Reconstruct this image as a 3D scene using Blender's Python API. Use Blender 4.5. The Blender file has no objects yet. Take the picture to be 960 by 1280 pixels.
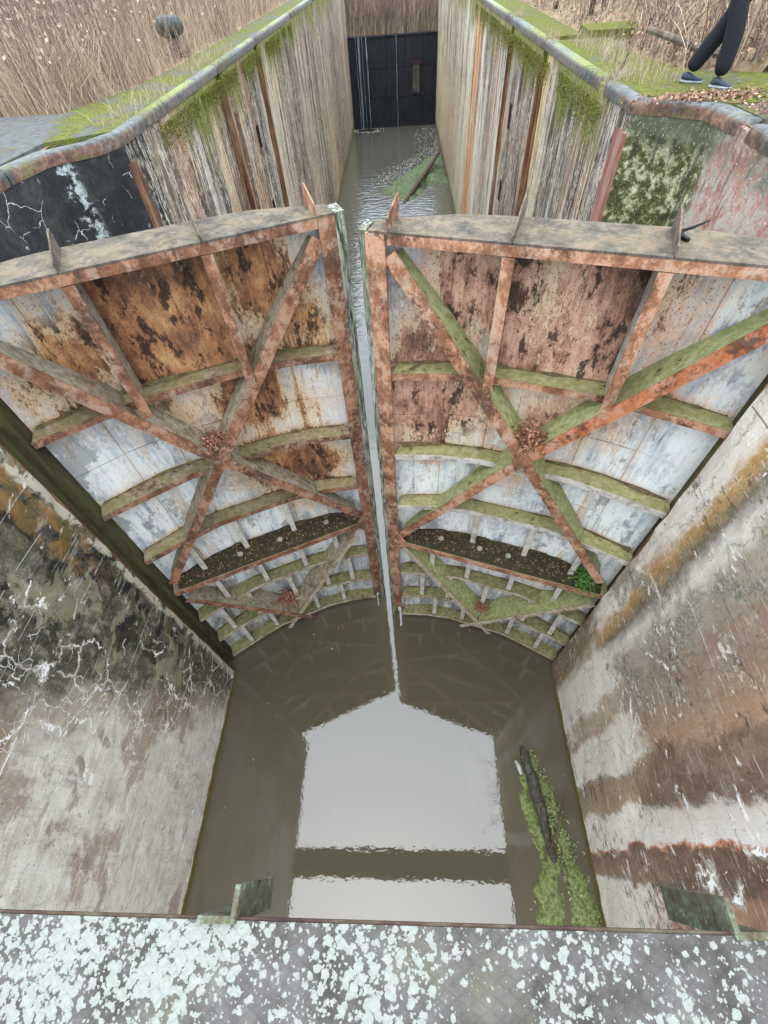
import bpy, bmesh, math, random
from math import sin, cos, pi, radians
from mathutils import Vector, Matrix, noise as mnoise
random.seed(7)
SC = bpy.context.scene
COL = SC.collection

# ------------------------------------------------------------------ camera
cam_d = bpy.data.cameras.new('camera')
cam = bpy.data.objects.new('camera', cam_d)
COL.objects.link(cam)
SC.camera = cam
F_PX = 545.37
cam_d.sensor_fit = 'HORIZONTAL'
cam_d.angle = 2 * math.atan(480 / F_PX)
cam_d.clip_start = 0.05
cam_d.clip_end = 3000


def cam_axes():
    n = Vector((36, 415, F_PX)).normalized()        # straight down, in camera axes (x right, y down, z forward)
    v = Vector((15, -718, F_PX)).normalized()       # along the lock
    r = n.cross(v)
    R = Matrix((r, v, -n))                          # world = R @ cam
    M = Matrix.Identity(4)
    for i in range(3):
        M[i][0] = R[i][0]
        M[i][1] = -R[i][1]
        M[i][2] = -R[i][2]
    return M


cam.matrix_world = cam_axes()

# ------------------------------------------------------------------ sky, overcast sun, exposure
SUN_EL, SUN_ROT = radians(80), radians(200)
world = bpy.data.worlds.new('World')
SC.world = world
world.use_nodes = True
wn, wl = world.node_tree.nodes, world.node_tree.links
bg = wn['Background']
sky = wn.new('ShaderNodeTexSky')
sky.sky_type = 'NISHITA'
sky.sun_disc = False
sky.sun_elevation = SUN_EL
sky.sun_rotation = SUN_ROT
sky.air_density = 1.0
sky.dust_density = 6.0
cloud = wn.new('ShaderNodeMixRGB')
cloud.inputs[0].default_value = 0.82
cloud.inputs[2].default_value = (11.2, 13.0, 15.0, 1)      # even overcast cloud in front of the clear sky
wl.new(sky.outputs[0], cloud.inputs[1])
wl.new(cloud.outputs[0], bg.inputs[0])
bg.inputs[1].default_value = 0.12
sun_d = bpy.data.lights.new('sun', 'SUN')
sun_d.energy = 1.3
sun_d.angle = radians(110)
sun_d.color = (1.0, 0.985, 0.965)
sun = bpy.data.objects.new('sun', sun_d)
COL.objects.link(sun)
sun.rotation_euler = (radians(90) - SUN_EL, 0, pi - SUN_ROT)
SC.view_settings.view_transform = 'Standard'
SC.view_settings.look = 'None'
SC.view_settings.exposure = 1.32
SC.view_settings.gamma = 1

# ------------------------------------------------------------------ numbers of the place (camera at the origin, z up, y along the lock)
ZW = -10.0          # water
ZC = -1.45          # top of the lock walls
XL, XR = -3.95, 3.10        # chamber walls
XLR, XRR = -4.78, 3.88      # gate recesses
YF = 50.0           # far gate


# ------------------------------------------------------------------ helpers: objects
def mesh_obj(name, verts, faces, mat, parent=None, smooth=False):
    me = bpy.data.meshes.new(name)
    me.from_pydata([tuple(v) for v in verts], [], faces)
    me.materials.append(mat)
    if smooth:
        me.polygons.foreach_set('use_smooth', [True] * len(me.polygons))
    me.update()
    o = bpy.data.objects.new(name, me)
    COL.objects.link(o)
    if parent:
        o.parent = parent
    return o


def bm_obj(name, bm, mat, parent=None, smooth=False):
    bmesh.ops.recalc_face_normals(bm, faces=bm.faces[:])
    me = bpy.data.meshes.new(name)
    bm.to_mesh(me)
    bm.free()
    me.materials.append(mat)
    if smooth:
        me.polygons.foreach_set('use_smooth', [True] * len(me.polygons))
    o = bpy.data.objects.new(name, me)
    COL.objects.link(o)
    if parent:
        o.parent = parent
    return o


def tag(o, label=None, cat=None, group=None, kind=None):
    if label:
        o['label'] = label
    if cat:
        o['category'] = cat
    if group:
        o['group'] = group
    if kind:
        o['kind'] = kind
    return o


def thing(name, label, cat, loc=(0, 0, 0), rz=0, group=None):
    o = bpy.data.objects.new(name, None)
    o.empty_display_size = 0.2
    COL.objects.link(o)
    o.location = loc
    o.rotation_euler = (0, 0, rz)
    return tag(o, label, cat, group)


def hull8(bm, p):
    """box from 8 points: 4 bottom, 4 top"""
    v = [bm.verts.new(q) for q in p]
    for f in ((0, 1, 2, 3), (4, 5, 6, 7), (0, 1, 5, 4), (1, 2, 6, 5), (2, 3, 7, 6), (3, 0, 4, 7)):
        bm.faces.new([v[i] for i in f])


def box(bm, x0, x1, y0, y1, z0, z1):
    hull8(bm, [(x0, y0, z0), (x1, y0, z0), (x1, y1, z0), (x0, y1, z0), (x0, y0, z1), (x1, y0, z1), (x1, y1, z1), (x0, y1, z1)])


def tube(bm, pts, rads, n=6, cap=True):
    pts = [Vector(p) for p in pts]
    rings = []
    for i, p in enumerate(pts):
        t = (pts[min(i + 1, len(pts) - 1)] - pts[max(i - 1, 0)]).normalized()
        a = t.cross(Vector((0, 0, 1)) if abs(t.z) < 0.9 else Vector((1, 0, 0))).normalized()
        b = t.cross(a)
        rings.append([bm.verts.new(p + (a * cos(2 * pi * k / n) + b * sin(2 * pi * k / n)) * rads[i]) for k in range(n)])
    for r0, r1 in zip(rings, rings[1:]):
        for k in range(n):
            bm.faces.new((r0[k], r0[(k + 1) % n], r1[(k + 1) % n], r1[k]))
    if cap:
        bm.faces.new(rings[0])
        bm.faces.new(rings[-1])


def lathe(bm, prof, c, n=20):
    rings = [[bm.verts.new((c[0] + r * cos(2 * pi * k / n), c[1] + r * sin(2 * pi * k / n), c[2] + z)) for k in range(n)] for r, z in prof]
    for r0, r1 in zip(rings, rings[1:]):
        for k in range(n):
            bm.faces.new((r0[k], r0[(k + 1) % n], r1[(k + 1) % n], r1[k]))
    bm.faces.new(rings[0])
    bm.faces.new(rings[-1])


def lerp(tab, x):
    if x <= tab[0][0]:
        return tab[0][1]
    for (a, va), (b, vb) in zip(tab, tab[1:]):
        if x <= b:
            return va + (vb - va) * (x - a) / (b - a)
    return tab[-1][1]


# ------------------------------------------------------------------ helpers: materials
def S(r, g, b):
    """sRGB 0-255 to linear"""
    def f(c):
        c /= 255
        return c / 12.92 if c <= 0.04045 else ((c + 0.055) / 1.055) ** 2.4
    return (f(r), f(g), f(b), 1)


class Mat:
    def __init__(s, name, rough=0.9, spec=0.3):
        s.m = bpy.data.materials.new(name)
        s.m.use_nodes = True
        s.nt = s.m.node_tree
        s.b = s.nt.nodes['Principled BSDF']
        s.b.inputs['Roughness'].default_value = rough
        s.b.inputs['Specular IOR Level'].default_value = spec
        g = s.nt.nodes.new('ShaderNodeNewGeometry')
        s.pos, s.nor, s.island = g.outputs['Position'], g.outputs['Normal'], g.outputs['Random Per Island']
        sp = s.nt.nodes.new('ShaderNodeSeparateXYZ')
        s.nt.links.new(s.pos, sp.inputs[0])
        s.x, s.y, s.z = sp.outputs
        sn = s.nt.nodes.new('ShaderNodeSeparateXYZ')
        s.nt.links.new(s.nor, sn.inputs[0])
        s.nz = sn.outputs[2]

    def put(s, sock, v):
        if isinstance(v, bpy.types.NodeSocket):
            s.nt.links.new(v, sock)
        elif isinstance(v, tuple) and len(v) == 4 and sock.type == 'VECTOR':
            sock.default_value = v[:3]
        else:
            sock.default_value = v

    def math(s, op, a, b=0.0, c=None, clamp=False):
        n = s.nt.nodes.new('ShaderNodeMath')
        n.operation = op
        n.use_clamp = clamp
        s.put(n.inputs[0], a)
        s.put(n.inputs[1], b)
        if c is not None:
            s.put(n.inputs[2], c)
        return n.outputs[0]

    def mul(s, *a):
        r = a[0]
        for q in a[1:]:
            r = s.math('MULTIPLY', r, q)
        return r

    def add(s, a, b):
        return s.math('ADD', a, b)

    def sub(s, a, b):
        return s.math('SUBTRACT', a, b)

    def mx(s, a, b):
        return s.math('MAXIMUM', a, b)

    def inv(s, a):
        return s.math('SUBTRACT', 1.0, a)

    def step(s, x, lo, hi):
        n = s.nt.nodes.new('ShaderNodeMapRange')
        n.interpolation_type = 'SMOOTHSTEP'
        s.put(n.inputs[0], x)
        if lo < hi:
            n.inputs[1].default_value, n.inputs[2].default_value = lo, hi
            n.inputs[3].default_value, n.inputs[4].default_value = 0, 1
        else:
            n.inputs[1].default_value, n.inputs[2].default_value = hi, lo
            n.inputs[3].default_value, n.inputs[4].default_value = 1, 0
        return n.outputs[0]

    def band(s, x, c, w, soft=0.5):
        d = s.math('ABSOLUTE', s.sub(x, c))
        return s.step(d, w, w * (1 - soft))

    def sc(s, v=None, scale=(1, 1, 1), off=(0, 0, 0)):
        n = s.nt.nodes.new('ShaderNodeVectorMath')
        n.operation = 'MULTIPLY_ADD'
        s.put(n.inputs[0], v if v is not None else s.pos)
        n.inputs[1].default_value = scale
        n.inputs[2].default_value = off
        return n.outputs[0]

    def noise(s, scale, v=None, detail=6, rough=0.6, dist=0.0):
        n = s.nt.nodes.new('ShaderNodeTexNoise')
        s.put(n.inputs['Vector'], v if v is not None else s.pos)
        n.inputs['Scale'].default_value = scale
        n.inputs['Detail'].default_value = detail
        n.inputs['Roughness'].default_value = rough
        n.inputs['Distortion'].default_value = dist
        return n.outputs[0]

    def vor(s, scale, v=None, feature='F1', out=0, rnd=1.0):
        n = s.nt.nodes.new('ShaderNodeTexVoronoi')
        n.feature = feature
        s.put(n.inputs['Vector'], v if v is not None else s.pos)
        n.inputs['Scale'].default_value = scale
        n.inputs['Randomness'].default_value = rnd
        return n.outputs[out]

    def warp(s, v, amt, scale):
        """position pushed about by noise"""
        n = s.nt.nodes.new('ShaderNodeTexNoise')
        s.put(n.inputs['Vector'], v)
        n.inputs['Scale'].default_value = scale
        n.inputs['Detail'].default_value = 4
        a = s.nt.nodes.new('ShaderNodeVectorMath')
        a.operation = 'MULTIPLY_ADD'
        s.nt.links.new(n.outputs[1], a.inputs[0])
        a.inputs[1].default_value = (amt, amt, amt)
        s.put(a.inputs[2], v)
        return a.outputs[0]

    def ramp(s, x, stops, mode='LINEAR'):
        n = s.nt.nodes.new('ShaderNodeValToRGB')
        n.color_ramp.interpolation = mode
        e = n.color_ramp.elements
        while len(e) < len(stops):
            e.new(0.5)
        for el, (p, c) in zip(e, stops):
            el.position = p
            el.color = c
        s.put(n.inputs[0], x)
        return n.outputs[0]

    def mix(s, f, a, b):
        n = s.nt.nodes.new('ShaderNodeMixRGB')
        s.put(n.inputs[0], f)
        s.put(n.inputs[1], a)
        s.put(n.inputs[2], b)
        return n.outputs[0]

    def attr(s, name, kind='GEOMETRY'):
        n = s.nt.nodes.new('ShaderNodeAttribute')
        n.attribute_type = kind
        n.attribute_name = name
        return n.outputs['Fac']

    def bump(s, h, strength=0.5, dist=0.02):
        n = s.nt.nodes.new('ShaderNodeBump')
        n.inputs['Strength'].default_value = strength
        n.inputs['Distance'].default_value = dist
        s.put(n.inputs['Height'], h)
        s.nt.links.new(n.outputs[0], s.b.inputs['Normal'])

    def done(s, col, rough=None):
        s.put(s.b.inputs['Base Color'], col)
        if rough is not None:
            s.put(s.b.inputs['Roughness'], rough)
        return s.m


# ---- painted, rusting skin plate of the gates (vertex attribute 'wear' says how far the paint has gone)
def mat_skin(tint):
    m = Mat('rusted_skin_paint_' + tint, 0.8, 0.25)
    st = m.sc(scale=(1, 1, 0.28))
    wear = m.attr('wear')
    big = m.noise(1.6, st, 5, 0.65)
    mid = m.noise(7, st, 6, 0.72, 0.4)
    fine = m.noise(30, m.sc(scale=(1, 1, 0.5)), 6, 0.75)
    streak = m.noise(10, m.sc(scale=(1, 1, 0.06)), 5, 0.68)
    tot = m.add(m.add(m.mul(big, 0.18), m.mul(mid, 0.30)), m.add(m.mul(fine, 0.30), m.mul(streak, 0.22)))
    paint = m.ramp(m.add(m.mul(streak, 0.4), m.add(m.mul(mid, 0.35), m.mul(fine, 0.25))),
                   [(0.36, S(112, 120, 126)), (0.43, S(172, 178, 180)), (0.50, S(212, 213, 210)), (0.62, S(228, 228, 222))])
    bl = m.mul(m.step(m.noise(2.2, m.sc(scale=(1, 1, 0.5), off=(2, 6, 2)), 6, 0.7), 0.5, 0.6), m.step(fine, 0.4, 0.56))
    paint = m.mix(m.mul(bl, 0.6), paint, S(120, 132, 146))
    # drips and faint stains everywhere, ochre halo about the rust
    stain = m.step(m.add(tot, m.mul(wear, 0.42)), 0.56, 0.76)
    ochre = S(186, 146, 92) if tint == 'brown' else S(198, 164, 120)
    col = m.mix(m.mul(stain, 0.8), paint, ochre)
    dr = m.mul(m.step(streak, 0.55, 0.66), m.step(fine, 0.42, 0.56), m.step(m.add(big, m.mul(wear, 0.5)), 0.46, 0.62))
    col = m.mix(m.mul(dr, 0.6), col, S(132, 98, 66))
    if tint == 'pink':
        pk = m.mul(m.step(m.add(m.mul(m.noise(3.2, st, 5, 0.65), 0.6), m.mul(fine, 0.4)), 0.44, 0.56), m.step(wear, 0.15, 0.6))
        col = m.mix(m.mul(pk, 0.65), col, S(188, 138, 118))
    pk = m.mul(m.step(m.noise(1.3, m.sc(scale=(1, 1, 0.6)), 3, 0.5), 0.56, 0.7), m.step(wear, 0.5, 0.1))
    col = m.mix(m.mul(pk, 0.4), col, S(214, 196, 168))
    rk = m.step(m.add(tot, m.mul(wear, 0.34)), 0.705, 0.735)
    rust = m.ramp(m.add(m.mul(m.noise(13, m.sc(scale=(1, 1, 0.45), off=(3, 1, 5)), 7, 0.78), 0.38), m.add(m.mul(streak, 0.2), m.mul(m.noise(1.7, m.sc(scale=(1, 1, 0.8), off=(7, 0, 2)), 5), 0.42))),
                  [(0.40, S(46, 32, 26)), (0.46, S(96, 60, 42)), (0.51, S(138, 90, 60)), (0.56, S(164, 118, 76)), (0.64, S(196, 158, 108))] if tint == 'brown' else
                  [(0.40, S(58, 40, 34)), (0.46, S(116, 80, 64)), (0.51, S(160, 118, 98)), (0.56, S(186, 146, 124)), (0.64, S(204, 174, 148))])
    col = m.mix(m.mul(rk, 0.92), col, rust)
    dk = m.mul(m.step(m.noise(5, m.sc(scale=(1, 1, 0.5), off=(1, 9, 1)), 8, 0.75), 0.53, 0.58), m.step(wear, 0.35, 0.7))
    col = m.mix(m.mul(dk, 0.88), col, S(38, 27, 23))
    gm2 = m.mul(m.step(m.noise(2.4, m.sc(scale=(1, 1, 0.5), off=(8, 2, 6)), 8, 0.72), 0.535, 0.58), m.step(wear, 0.5, 0.2))
    col = m.mix(m.mul(gm2, 0.6), col, S(96, 98, 98))
    # pits and scattered dark blisters
    pit = m.mul(m.step(m.vor(40, m.warp(m.sc(scale=(1, 1, 0.7)), 0.02, 30)), 0.26, 0.14), m.step(m.add(tot, m.mul(wear, 0.4)), 0.58, 0.70))
    col = m.mix(m.mul(pit, 0.8), col, S(58, 40, 33))
    # dark wet marks low on the plates
    wet = m.mul(m.step(m.z, -6.6, -9.2), m.step(mid, 0.35, 0.6))
    col = m.mix(m.mul(wet, 0.75), col, S(92, 90, 76))
    m.bump(m.add(m.mul(rk, 0.4), m.add(m.mul(fine, 0.5), m.mul(pit, -0.5))), 0.6, 0.012)
    return m.done(col, 0.7)


# ---- red oxide paint on the frames
def mat_oxide(name, base, pale, moss=0.15, grey=0.4):
    m = Mat(name, 0.8, 0.25)
    n1 = m.noise(3.2, None, 8, 0.7, 0.3)
    n2 = m.noise(10, m.sc(scale=(1, 1, 0.6), off=(4, 4, 4)), 8, 0.75, 0.3)
    n3 = m.noise(60, None, 4, 0.7)
    t = m.add(m.mul(n1, 0.55), m.add(m.mul(n2, 0.3), m.mul(n3, 0.15)))
    dark = tuple(c * 0.42 for c in base[:3]) + (1,)
    mid = tuple(c * 0.72 for c in base[:3]) + (1,)
    col = m.ramp(t, [(0.40, dark), (0.455, mid), (0.50, base), (0.55, pale), (0.62, base)])
    g1 = m.step(m.add(m.mul(n2, 0.5), m.mul(m.noise(5, m.sc(off=(9, 2, 1)), 6, 0.72), 0.5)), 0.50, 0.57)
    col = m.mix(m.mul(g1, grey), col, S(158, 146, 132))
    g2 = m.step(m.add(m.mul(m.noise(17, m.sc(off=(2, 7, 5)), 6, 0.75), 0.5), m.mul(m.noise(1.6, m.sc(off=(2, 3, 5)), 4), 0.5)), 0.53, 0.57)
    col = m.mix(m.mul(g2, 0.75), col, S(62, 44, 37))
    gm = m.mul(m.step(m.nz, 0.2, 0.8), m.step(n1, 0.35, 0.6))
    col = m.mix(m.mul(m.mx(gm, m.step(m.noise(2.3, m.sc(off=(1, 8, 3)), 5, 0.7), 0.62 - moss * 0.3, 0.75 - moss * 0.2)), 0.2 + moss), col, S(116, 110, 76))
    m.bump(t, 0.6, 0.012)
    return m.done(col)


# ---- ribs and webs overgrown with green algae
def mat_algae(name, green, dry, amount):
    m = Mat(name, 0.9, 0.2)
    n1 = m.noise(2.6, None, 5, 0.65, 0.5)
    n2 = m.noise(13, m.sc(off=(2, 2, 2)), 6, 0.7)
    n3 = m.noise(60, None, 4, 0.65)
    steel = m.ramp(m.add(m.mul(n1, 0.5), m.mul(n2, 0.5)), [(0.35, S(92, 72, 54)), (0.48, S(150, 134, 112)), (0.6, S(178, 172, 158)), (0.72, S(160, 104, 74))])
    g = m.mix(m.step(n2, 0.4, 0.62), green, dry)
    g = m.mix(m.mul(m.step(n3, 0.5, 0.65), 0.3), g, S(92, 94, 54))
    k = m.step(m.add(m.mul(n1, 0.75), m.mul(m.math('ABSOLUTE', m.nz), 0.28)), 0.62 - amount * 0.35, 0.78 - amount * 0.35)
    col = m.mix(k, steel, g)
    col = m.mix(m.mul(m.step(m.noise(7, m.sc(off=(5, 1, 0)), 6, 0.7), 0.58, 0.68), 0.8), col, S(62, 48, 36))
    m.bump(m.add(m.mul(n3, 0.5), m.mul(n2, 0.5)), 0.6, 0.012)
    return m.done(col)


def mat_plain(name, cols, scale=8, rough=0.85, bump=0.4, stretch=(1, 1, 1), dist=0.01):
    m = Mat(name, rough, 0.25)
    v = m.sc(scale=stretch)
    a = m.noise(scale, v, 6, 0.7, 0.3)
    b = m.noise(scale * 5, v, 4, 0.6)
    t = m.add(m.mul(a, 0.7), m.mul(b, 0.3))
    k = len(cols)
    col = m.ramp(t, [(0.34 + 0.32 * i / max(k - 1, 1), c) for i, c in enumerate(cols)])
    m.bump(t, bump, dist)
    return m.done(col)


def mat_leaf(name, cols, rough=0.8):
    m = Mat(name, rough, 0.2)
    k = len(cols)
    col = m.ramp(m.island, [(i / max(k - 1, 1), c) for i, c in enumerate(cols)])
    return m.done(col)


# ---- concrete of the near walls: vertical stain bands, board lines, crack webs with white lime
def mat_near_wall(side):
    L = side == 'left'
    m = Mat('stained_concrete_' + side, 0.85, 0.25)
    p = m.pos
    n1 = m.noise(0.9, m.sc(scale=(1, 1, 0.45)), 7, 0.65, 0.3)
    n2 = m.noise(4.5, m.sc(scale=(1, 1, 0.5), off=(3, 3, 3)), 8, 0.72, 0.4)
    n3 = m.noise(34, None, 6, 0.75)
    hs = m.noise(9, m.sc(scale=(1, 0.22, 1.0)), 7, 0.72)            # board marks run along the wall
    vs = m.noise(7, m.sc(scale=(1, 1, 0.10)), 7, 0.72)              # streaks run down
    blot = lambda sc, off, lo, w, st=(1, 1, 1): m.step(m.noise(sc, m.sc(scale=st, off=off), 9, 0.66, 0.5), lo, lo + w)
    if L:
        pale = m.ramp(m.add(m.mul(n2, 0.45), m.add(m.mul(hs, 0.35), m.mul(n3, 0.2))), [(0.34, S(140, 128, 112)), (0.42, S(182, 173, 158)), (0.52, S(206, 201, 188)), (0.64, S(218, 214, 204))])
        col = m.mix(m.mul(blot(0.9, (0, 6, 2), 0.535, 0.06, (1, 0.7, 0.8)), 0.7), pale, m.mix(m.step(n3, 0.4, 0.6), S(126, 106, 86), S(158, 140, 120)))
        col = m.mix(m.mul(blot(2.2, (0, 1, 12), 0.60, 0.05), 0.6), col, S(122, 102, 82))
        edge = m.add(m.add(m.y, m.mul(m.add(m.z, 4.3), 0.30)), m.add(m.mul(m.sub(n1, 0.5), 1.7), m.mul(m.sub(n2, 0.5), 1.1)))
        dk = m.step(edge, 0.85, 1.25)
        dark = m.ramp(m.add(m.mul(n2, 0.6), m.mul(n3, 0.4)), [(0.38, S(26, 25, 21)), (0.46, S(52, 48, 38)), (0.53, S(84, 78, 62)), (0.62, S(134, 126, 108))])
        col = m.mix(m.mul(dk, 0.95), col, dark)
        brown = m.mul(m.step(edge, 0.45, 0.9), m.inv(dk))
        col = m.mix(m.mul(brown, 0.65), col, S(118, 98, 76))
        bk = m.mul(blot(2.0, (0, 4, 1), 0.50, 0.04), m.step(edge, 1.25, 1.7))
        col = m.mix(m.mul(bk, 0.85), col, S(24, 24, 22))
        pl = m.mul(blot(1.7, (0, 14, 3), 0.53, 0.05), dk)
        col = m.mix(m.mul(pl, 0.7), col, S(146, 138, 112))
        oc = m.mul(m.band(m.y, 2.75, 0.4, 0.8), m.step(m.z, -5.4, -3.8), m.step(n2, 0.46, 0.54))
        col = m.mix(m.mul(oc, 0.85), col, S(134, 98, 52))
        gr = m.mul(m.step(m.y, 1.9, 3.0), blot(2.2, (0, 8, 8), 0.5, 0.06), 0.75)
        col = m.mix(gr, col, S(80, 80, 48))
        rim = m.mul(m.step(m.add(m.y, m.mul(m.sub(n2, 0.5), 0.5)), 2.88, 2.96), blot(3.0, (0, 2, 5), 0.44, 0.05))
        col = m.mix(m.mul(rim, 0.85), col, S(196, 190, 168))
    else:
        yw = m.add(m.y, m.add(m.mul(m.sub(n1, 0.5), 0.75), m.add(m.mul(m.sub(n2, 0.5), 0.40), m.mul(m.sub(n3, 0.5), 0.06))))
        t = m.math('DIVIDE', m.add(yw, 1.5), 5.0)
        f = lambda y: (y + 1.5) / 5.0
        lo = m.ramp(t, [(f(-1.0), S(226, 220, 208)), (f(-0.38), S(224, 218, 206)), (f(-0.33), S(138, 112, 90)), (f(-0.04), S(110, 86, 68)), (f(0.0), S(178, 112, 84)), (f(0.04), S(226, 221, 210)),
                        (f(0.40), S(228, 222, 210)), (f(0.46), S(160, 138, 110)), (f(0.85), S(140, 116, 90)), (f(0.92), S(224, 218, 204)), (f(1.45), S(214, 206, 190)),
                        (f(1.52), S(160, 140, 116)), (f(1.8), S(180, 162, 138)), (f(1.88), S(226, 220, 206)), (f(2.6), S(220, 214, 198)), (f(2.85), S(118, 100, 74))])
        hi = m.ramp(t, [(f(-1.0), S(138, 104, 80)), (f(-0.45), S(150, 110, 84)), (f(-0.35), S(86, 64, 50)), (f(-0.04), S(102, 72, 54)), (f(0.0), S(196, 128, 96)), (f(0.05), S(220, 214, 206)), (f(0.34), S(206, 196, 184)),
                        (f(0.42), S(100, 76, 58)), (f(0.9), S(122, 96, 76)), (f(1.0), S(158, 122, 94)), (f(1.4), S(140, 114, 92)), (f(1.8), S(132, 116, 98)),
                        (f(2.15), S(150, 142, 124)), (f(2.35), S(208, 200, 190)), (f(2.55), S(92, 84, 64)), (f(2.78), S(166, 126, 66)), (f(2.93), S(216, 208, 194))])
        up = m.step(m.add(m.z, m.add(m.mul(m.sub(n1, 0.5), 3.4), m.mul(m.sub(n2, 0.5), 2.0))), -7.6, -6.8)
        col = m.mix(up, lo, hi)
        mott = m.ramp(m.add(m.mul(n2, 0.5), m.mul(n3, 0.5)), [(0.40, S(84, 68, 54)), (0.5, S(160, 146, 128)), (0.6, S(220, 213, 200))])
        col = m.mix(0.16, col, mott)
        og = m.mul(blot(1.1, (0, 3, 9), 0.56, 0.10, (1, 1, 0.7)), up, 0.45)
        col = m.mix(og, col, S(168, 116, 80))
        gg = m.mul(blot(0.9, (0, 9, 4), 0.49, 0.08), up, m.step(m.y, 1.0, 2.0), 0.75)
        col = m.mix(gg, col, m.mix(m.step(n3, 0.42, 0.58), S(92, 90, 72), S(150, 146, 130)))
        sp = m.mul(blot(15, (0, 0, 0), 0.52, 0.05, (1, 0.5, 1)), blot(1.2, (0, 7, 7), 0.53, 0.06))
        col = m.mix(m.mul(sp, 0.7), col, S(70, 54, 42))
        sw = m.mul(blot(13, (5, 5, 5), 0.56, 0.03, (1, 0.45, 1)), blot(1.0, (0, 2, 11), 0.53, 0.06))
        col = m.mix(m.mul(sw, 0.75), col, S(226, 219, 208))
    # streaks, grain
    col = m.mix(m.mul(m.step(vs, 0.57, 0.66), 0.25), col, S(110, 90, 70))
    col = m.mix(m.mul(m.step(hs, 0.56, 0.64), 0.25), col, S(222, 217, 206))
    col = m.mix(m.mul(m.step(n3, 0.55, 0.68), 0.28), col, S(104, 92, 76))
    # board joints up the wall, white with lime where they leak
    zz = m.add(m.z, m.add(m.mul(m.sub(m.noise(1.2, m.sc(scale=(1, 1, 0.0)), 3), 0.5), 0.10), m.mul(m.sub(m.noise(14, m.sc(scale=(1, 1, 0.0)), 3), 0.5), 0.012)))
    fr = m.math('FRACT', m.mul(m.add(zz, m.mul(m.noise(0.9, m.sc(scale=(0, 0, 1)), 2), 0.5)), 1 / 0.46))
    d = m.math('ABSOLUTE', m.sub(fr, 0.5))
    lk = m.step(m.noise(1.9, m.sc(scale=(1, 1, 2.2), off=(2, 5, 5)), 6, 0.75), 0.49, 0.53)
    dkl = m.step(m.noise(0.9, m.sc(scale=(1, 0.5, 2.2), off=(7, 5, 5)), 4, 0.7), 0.52, 0.58)
    col = m.mix(m.mul(m.step(d, 0.022, 0.008), dkl, m.inv(lk), 0.8), col, S(86, 72, 58))
    ln = m.mul(m.step(d, 0.016, 0.008), lk)
    col = m.mix(m.mul(ln, m.sub(0.9, m.mul(dk, 0.5)) if L else 0.3), col, S(236, 234, 230))
    # crack web, lime filled, in the worst part of the wall
    wv = m.warp(m.warp(m.sc(scale=(0, 1, 1)), 0.5, 2.0), 0.09, 16)
    cr = m.vor(1.7 if L else 0.8, wv, 'DISTANCE_TO_EDGE')
    cr2 = m.vor(4.2, m.warp(m.sc(scale=(0, 1, 1), off=(0, 3, 3)), 0.2, 6), 'DISTANCE_TO_EDGE')
    cw = m.noise(1.1, m.sc(off=(0, 2, 8)), 6, 0.7)
    if L:
        cw = m.add(cw, m.mul(m.band(edge, 1.0, 1.3, 0.9), 0.13))
    where = m.step(cw, 0.565, 0.59) if L else m.step(cw, 0.57, 0.60)
    wid = m.mul(m.step(m.noise(5, m.sc(off=(1, 1, 7)), 7, 0.75), 0.45, 0.7), 0.03)
    crk = m.mx(m.mul(m.step(m.sub(cr, wid), 0.010, 0.0), where), m.mul(m.step(cr2, 0.022, 0.006), m.step(cw, 0.63, 0.655)))
    col = m.mix(m.mul(m.step(cr, 0.05, 0.01), where, 0.45), col, S(196, 188, 172))
    col = m.mix(m.mul(m.step(cr, 0.012, 0.004), m.inv(where), 0.3), col, S(70, 60, 48))
    col = m.mix(m.mul(crk, 0.95), col, S(236, 233, 228))
    # lime blooms and chips
    lb = m.step(m.noise(2.6, m.sc(scale=(1, 0.7, 1), off=(8, 8, 1)), 10, 0.74, 0.8), 0.625, 0.65)
    col = m.mix(m.mul(lb, 0.9), col, S(232, 230, 228))
    chip = m.mul(m.step(m.vor(6, m.warp(p, 0.16, 9)), 0.15, 0.11), m.step(n1, 0.5, 0.56))
    col = m.mix(m.mul(chip, 0.75), col, S(222, 214, 200))
    pits = m.step(m.vor(11, m.warp(p, 0.08, 9)), 0.10, 0.07)
    col = m.mix(m.mul(pits, 0.7), col, S(58, 48, 38))
    # algae band at the water
    wl_ = m.step(m.add(m.z, m.mul(m.sub(n2, 0.5), 0.2)), ZW + 0.18, ZW + 0.12)
    col = m.mix(wl_, col, S(104, 90, 36))
    h = m.add(m.add(m.mul(n3, 0.45), m.mul(n2, 0.5)), m.add(m.mul(crk, 0.4), m.mul(ln, 0.2)))
    m.bump(m.add(h, m.mul(pits, -0.6)), 0.9, 0.03)
    return m.done(col)


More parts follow.
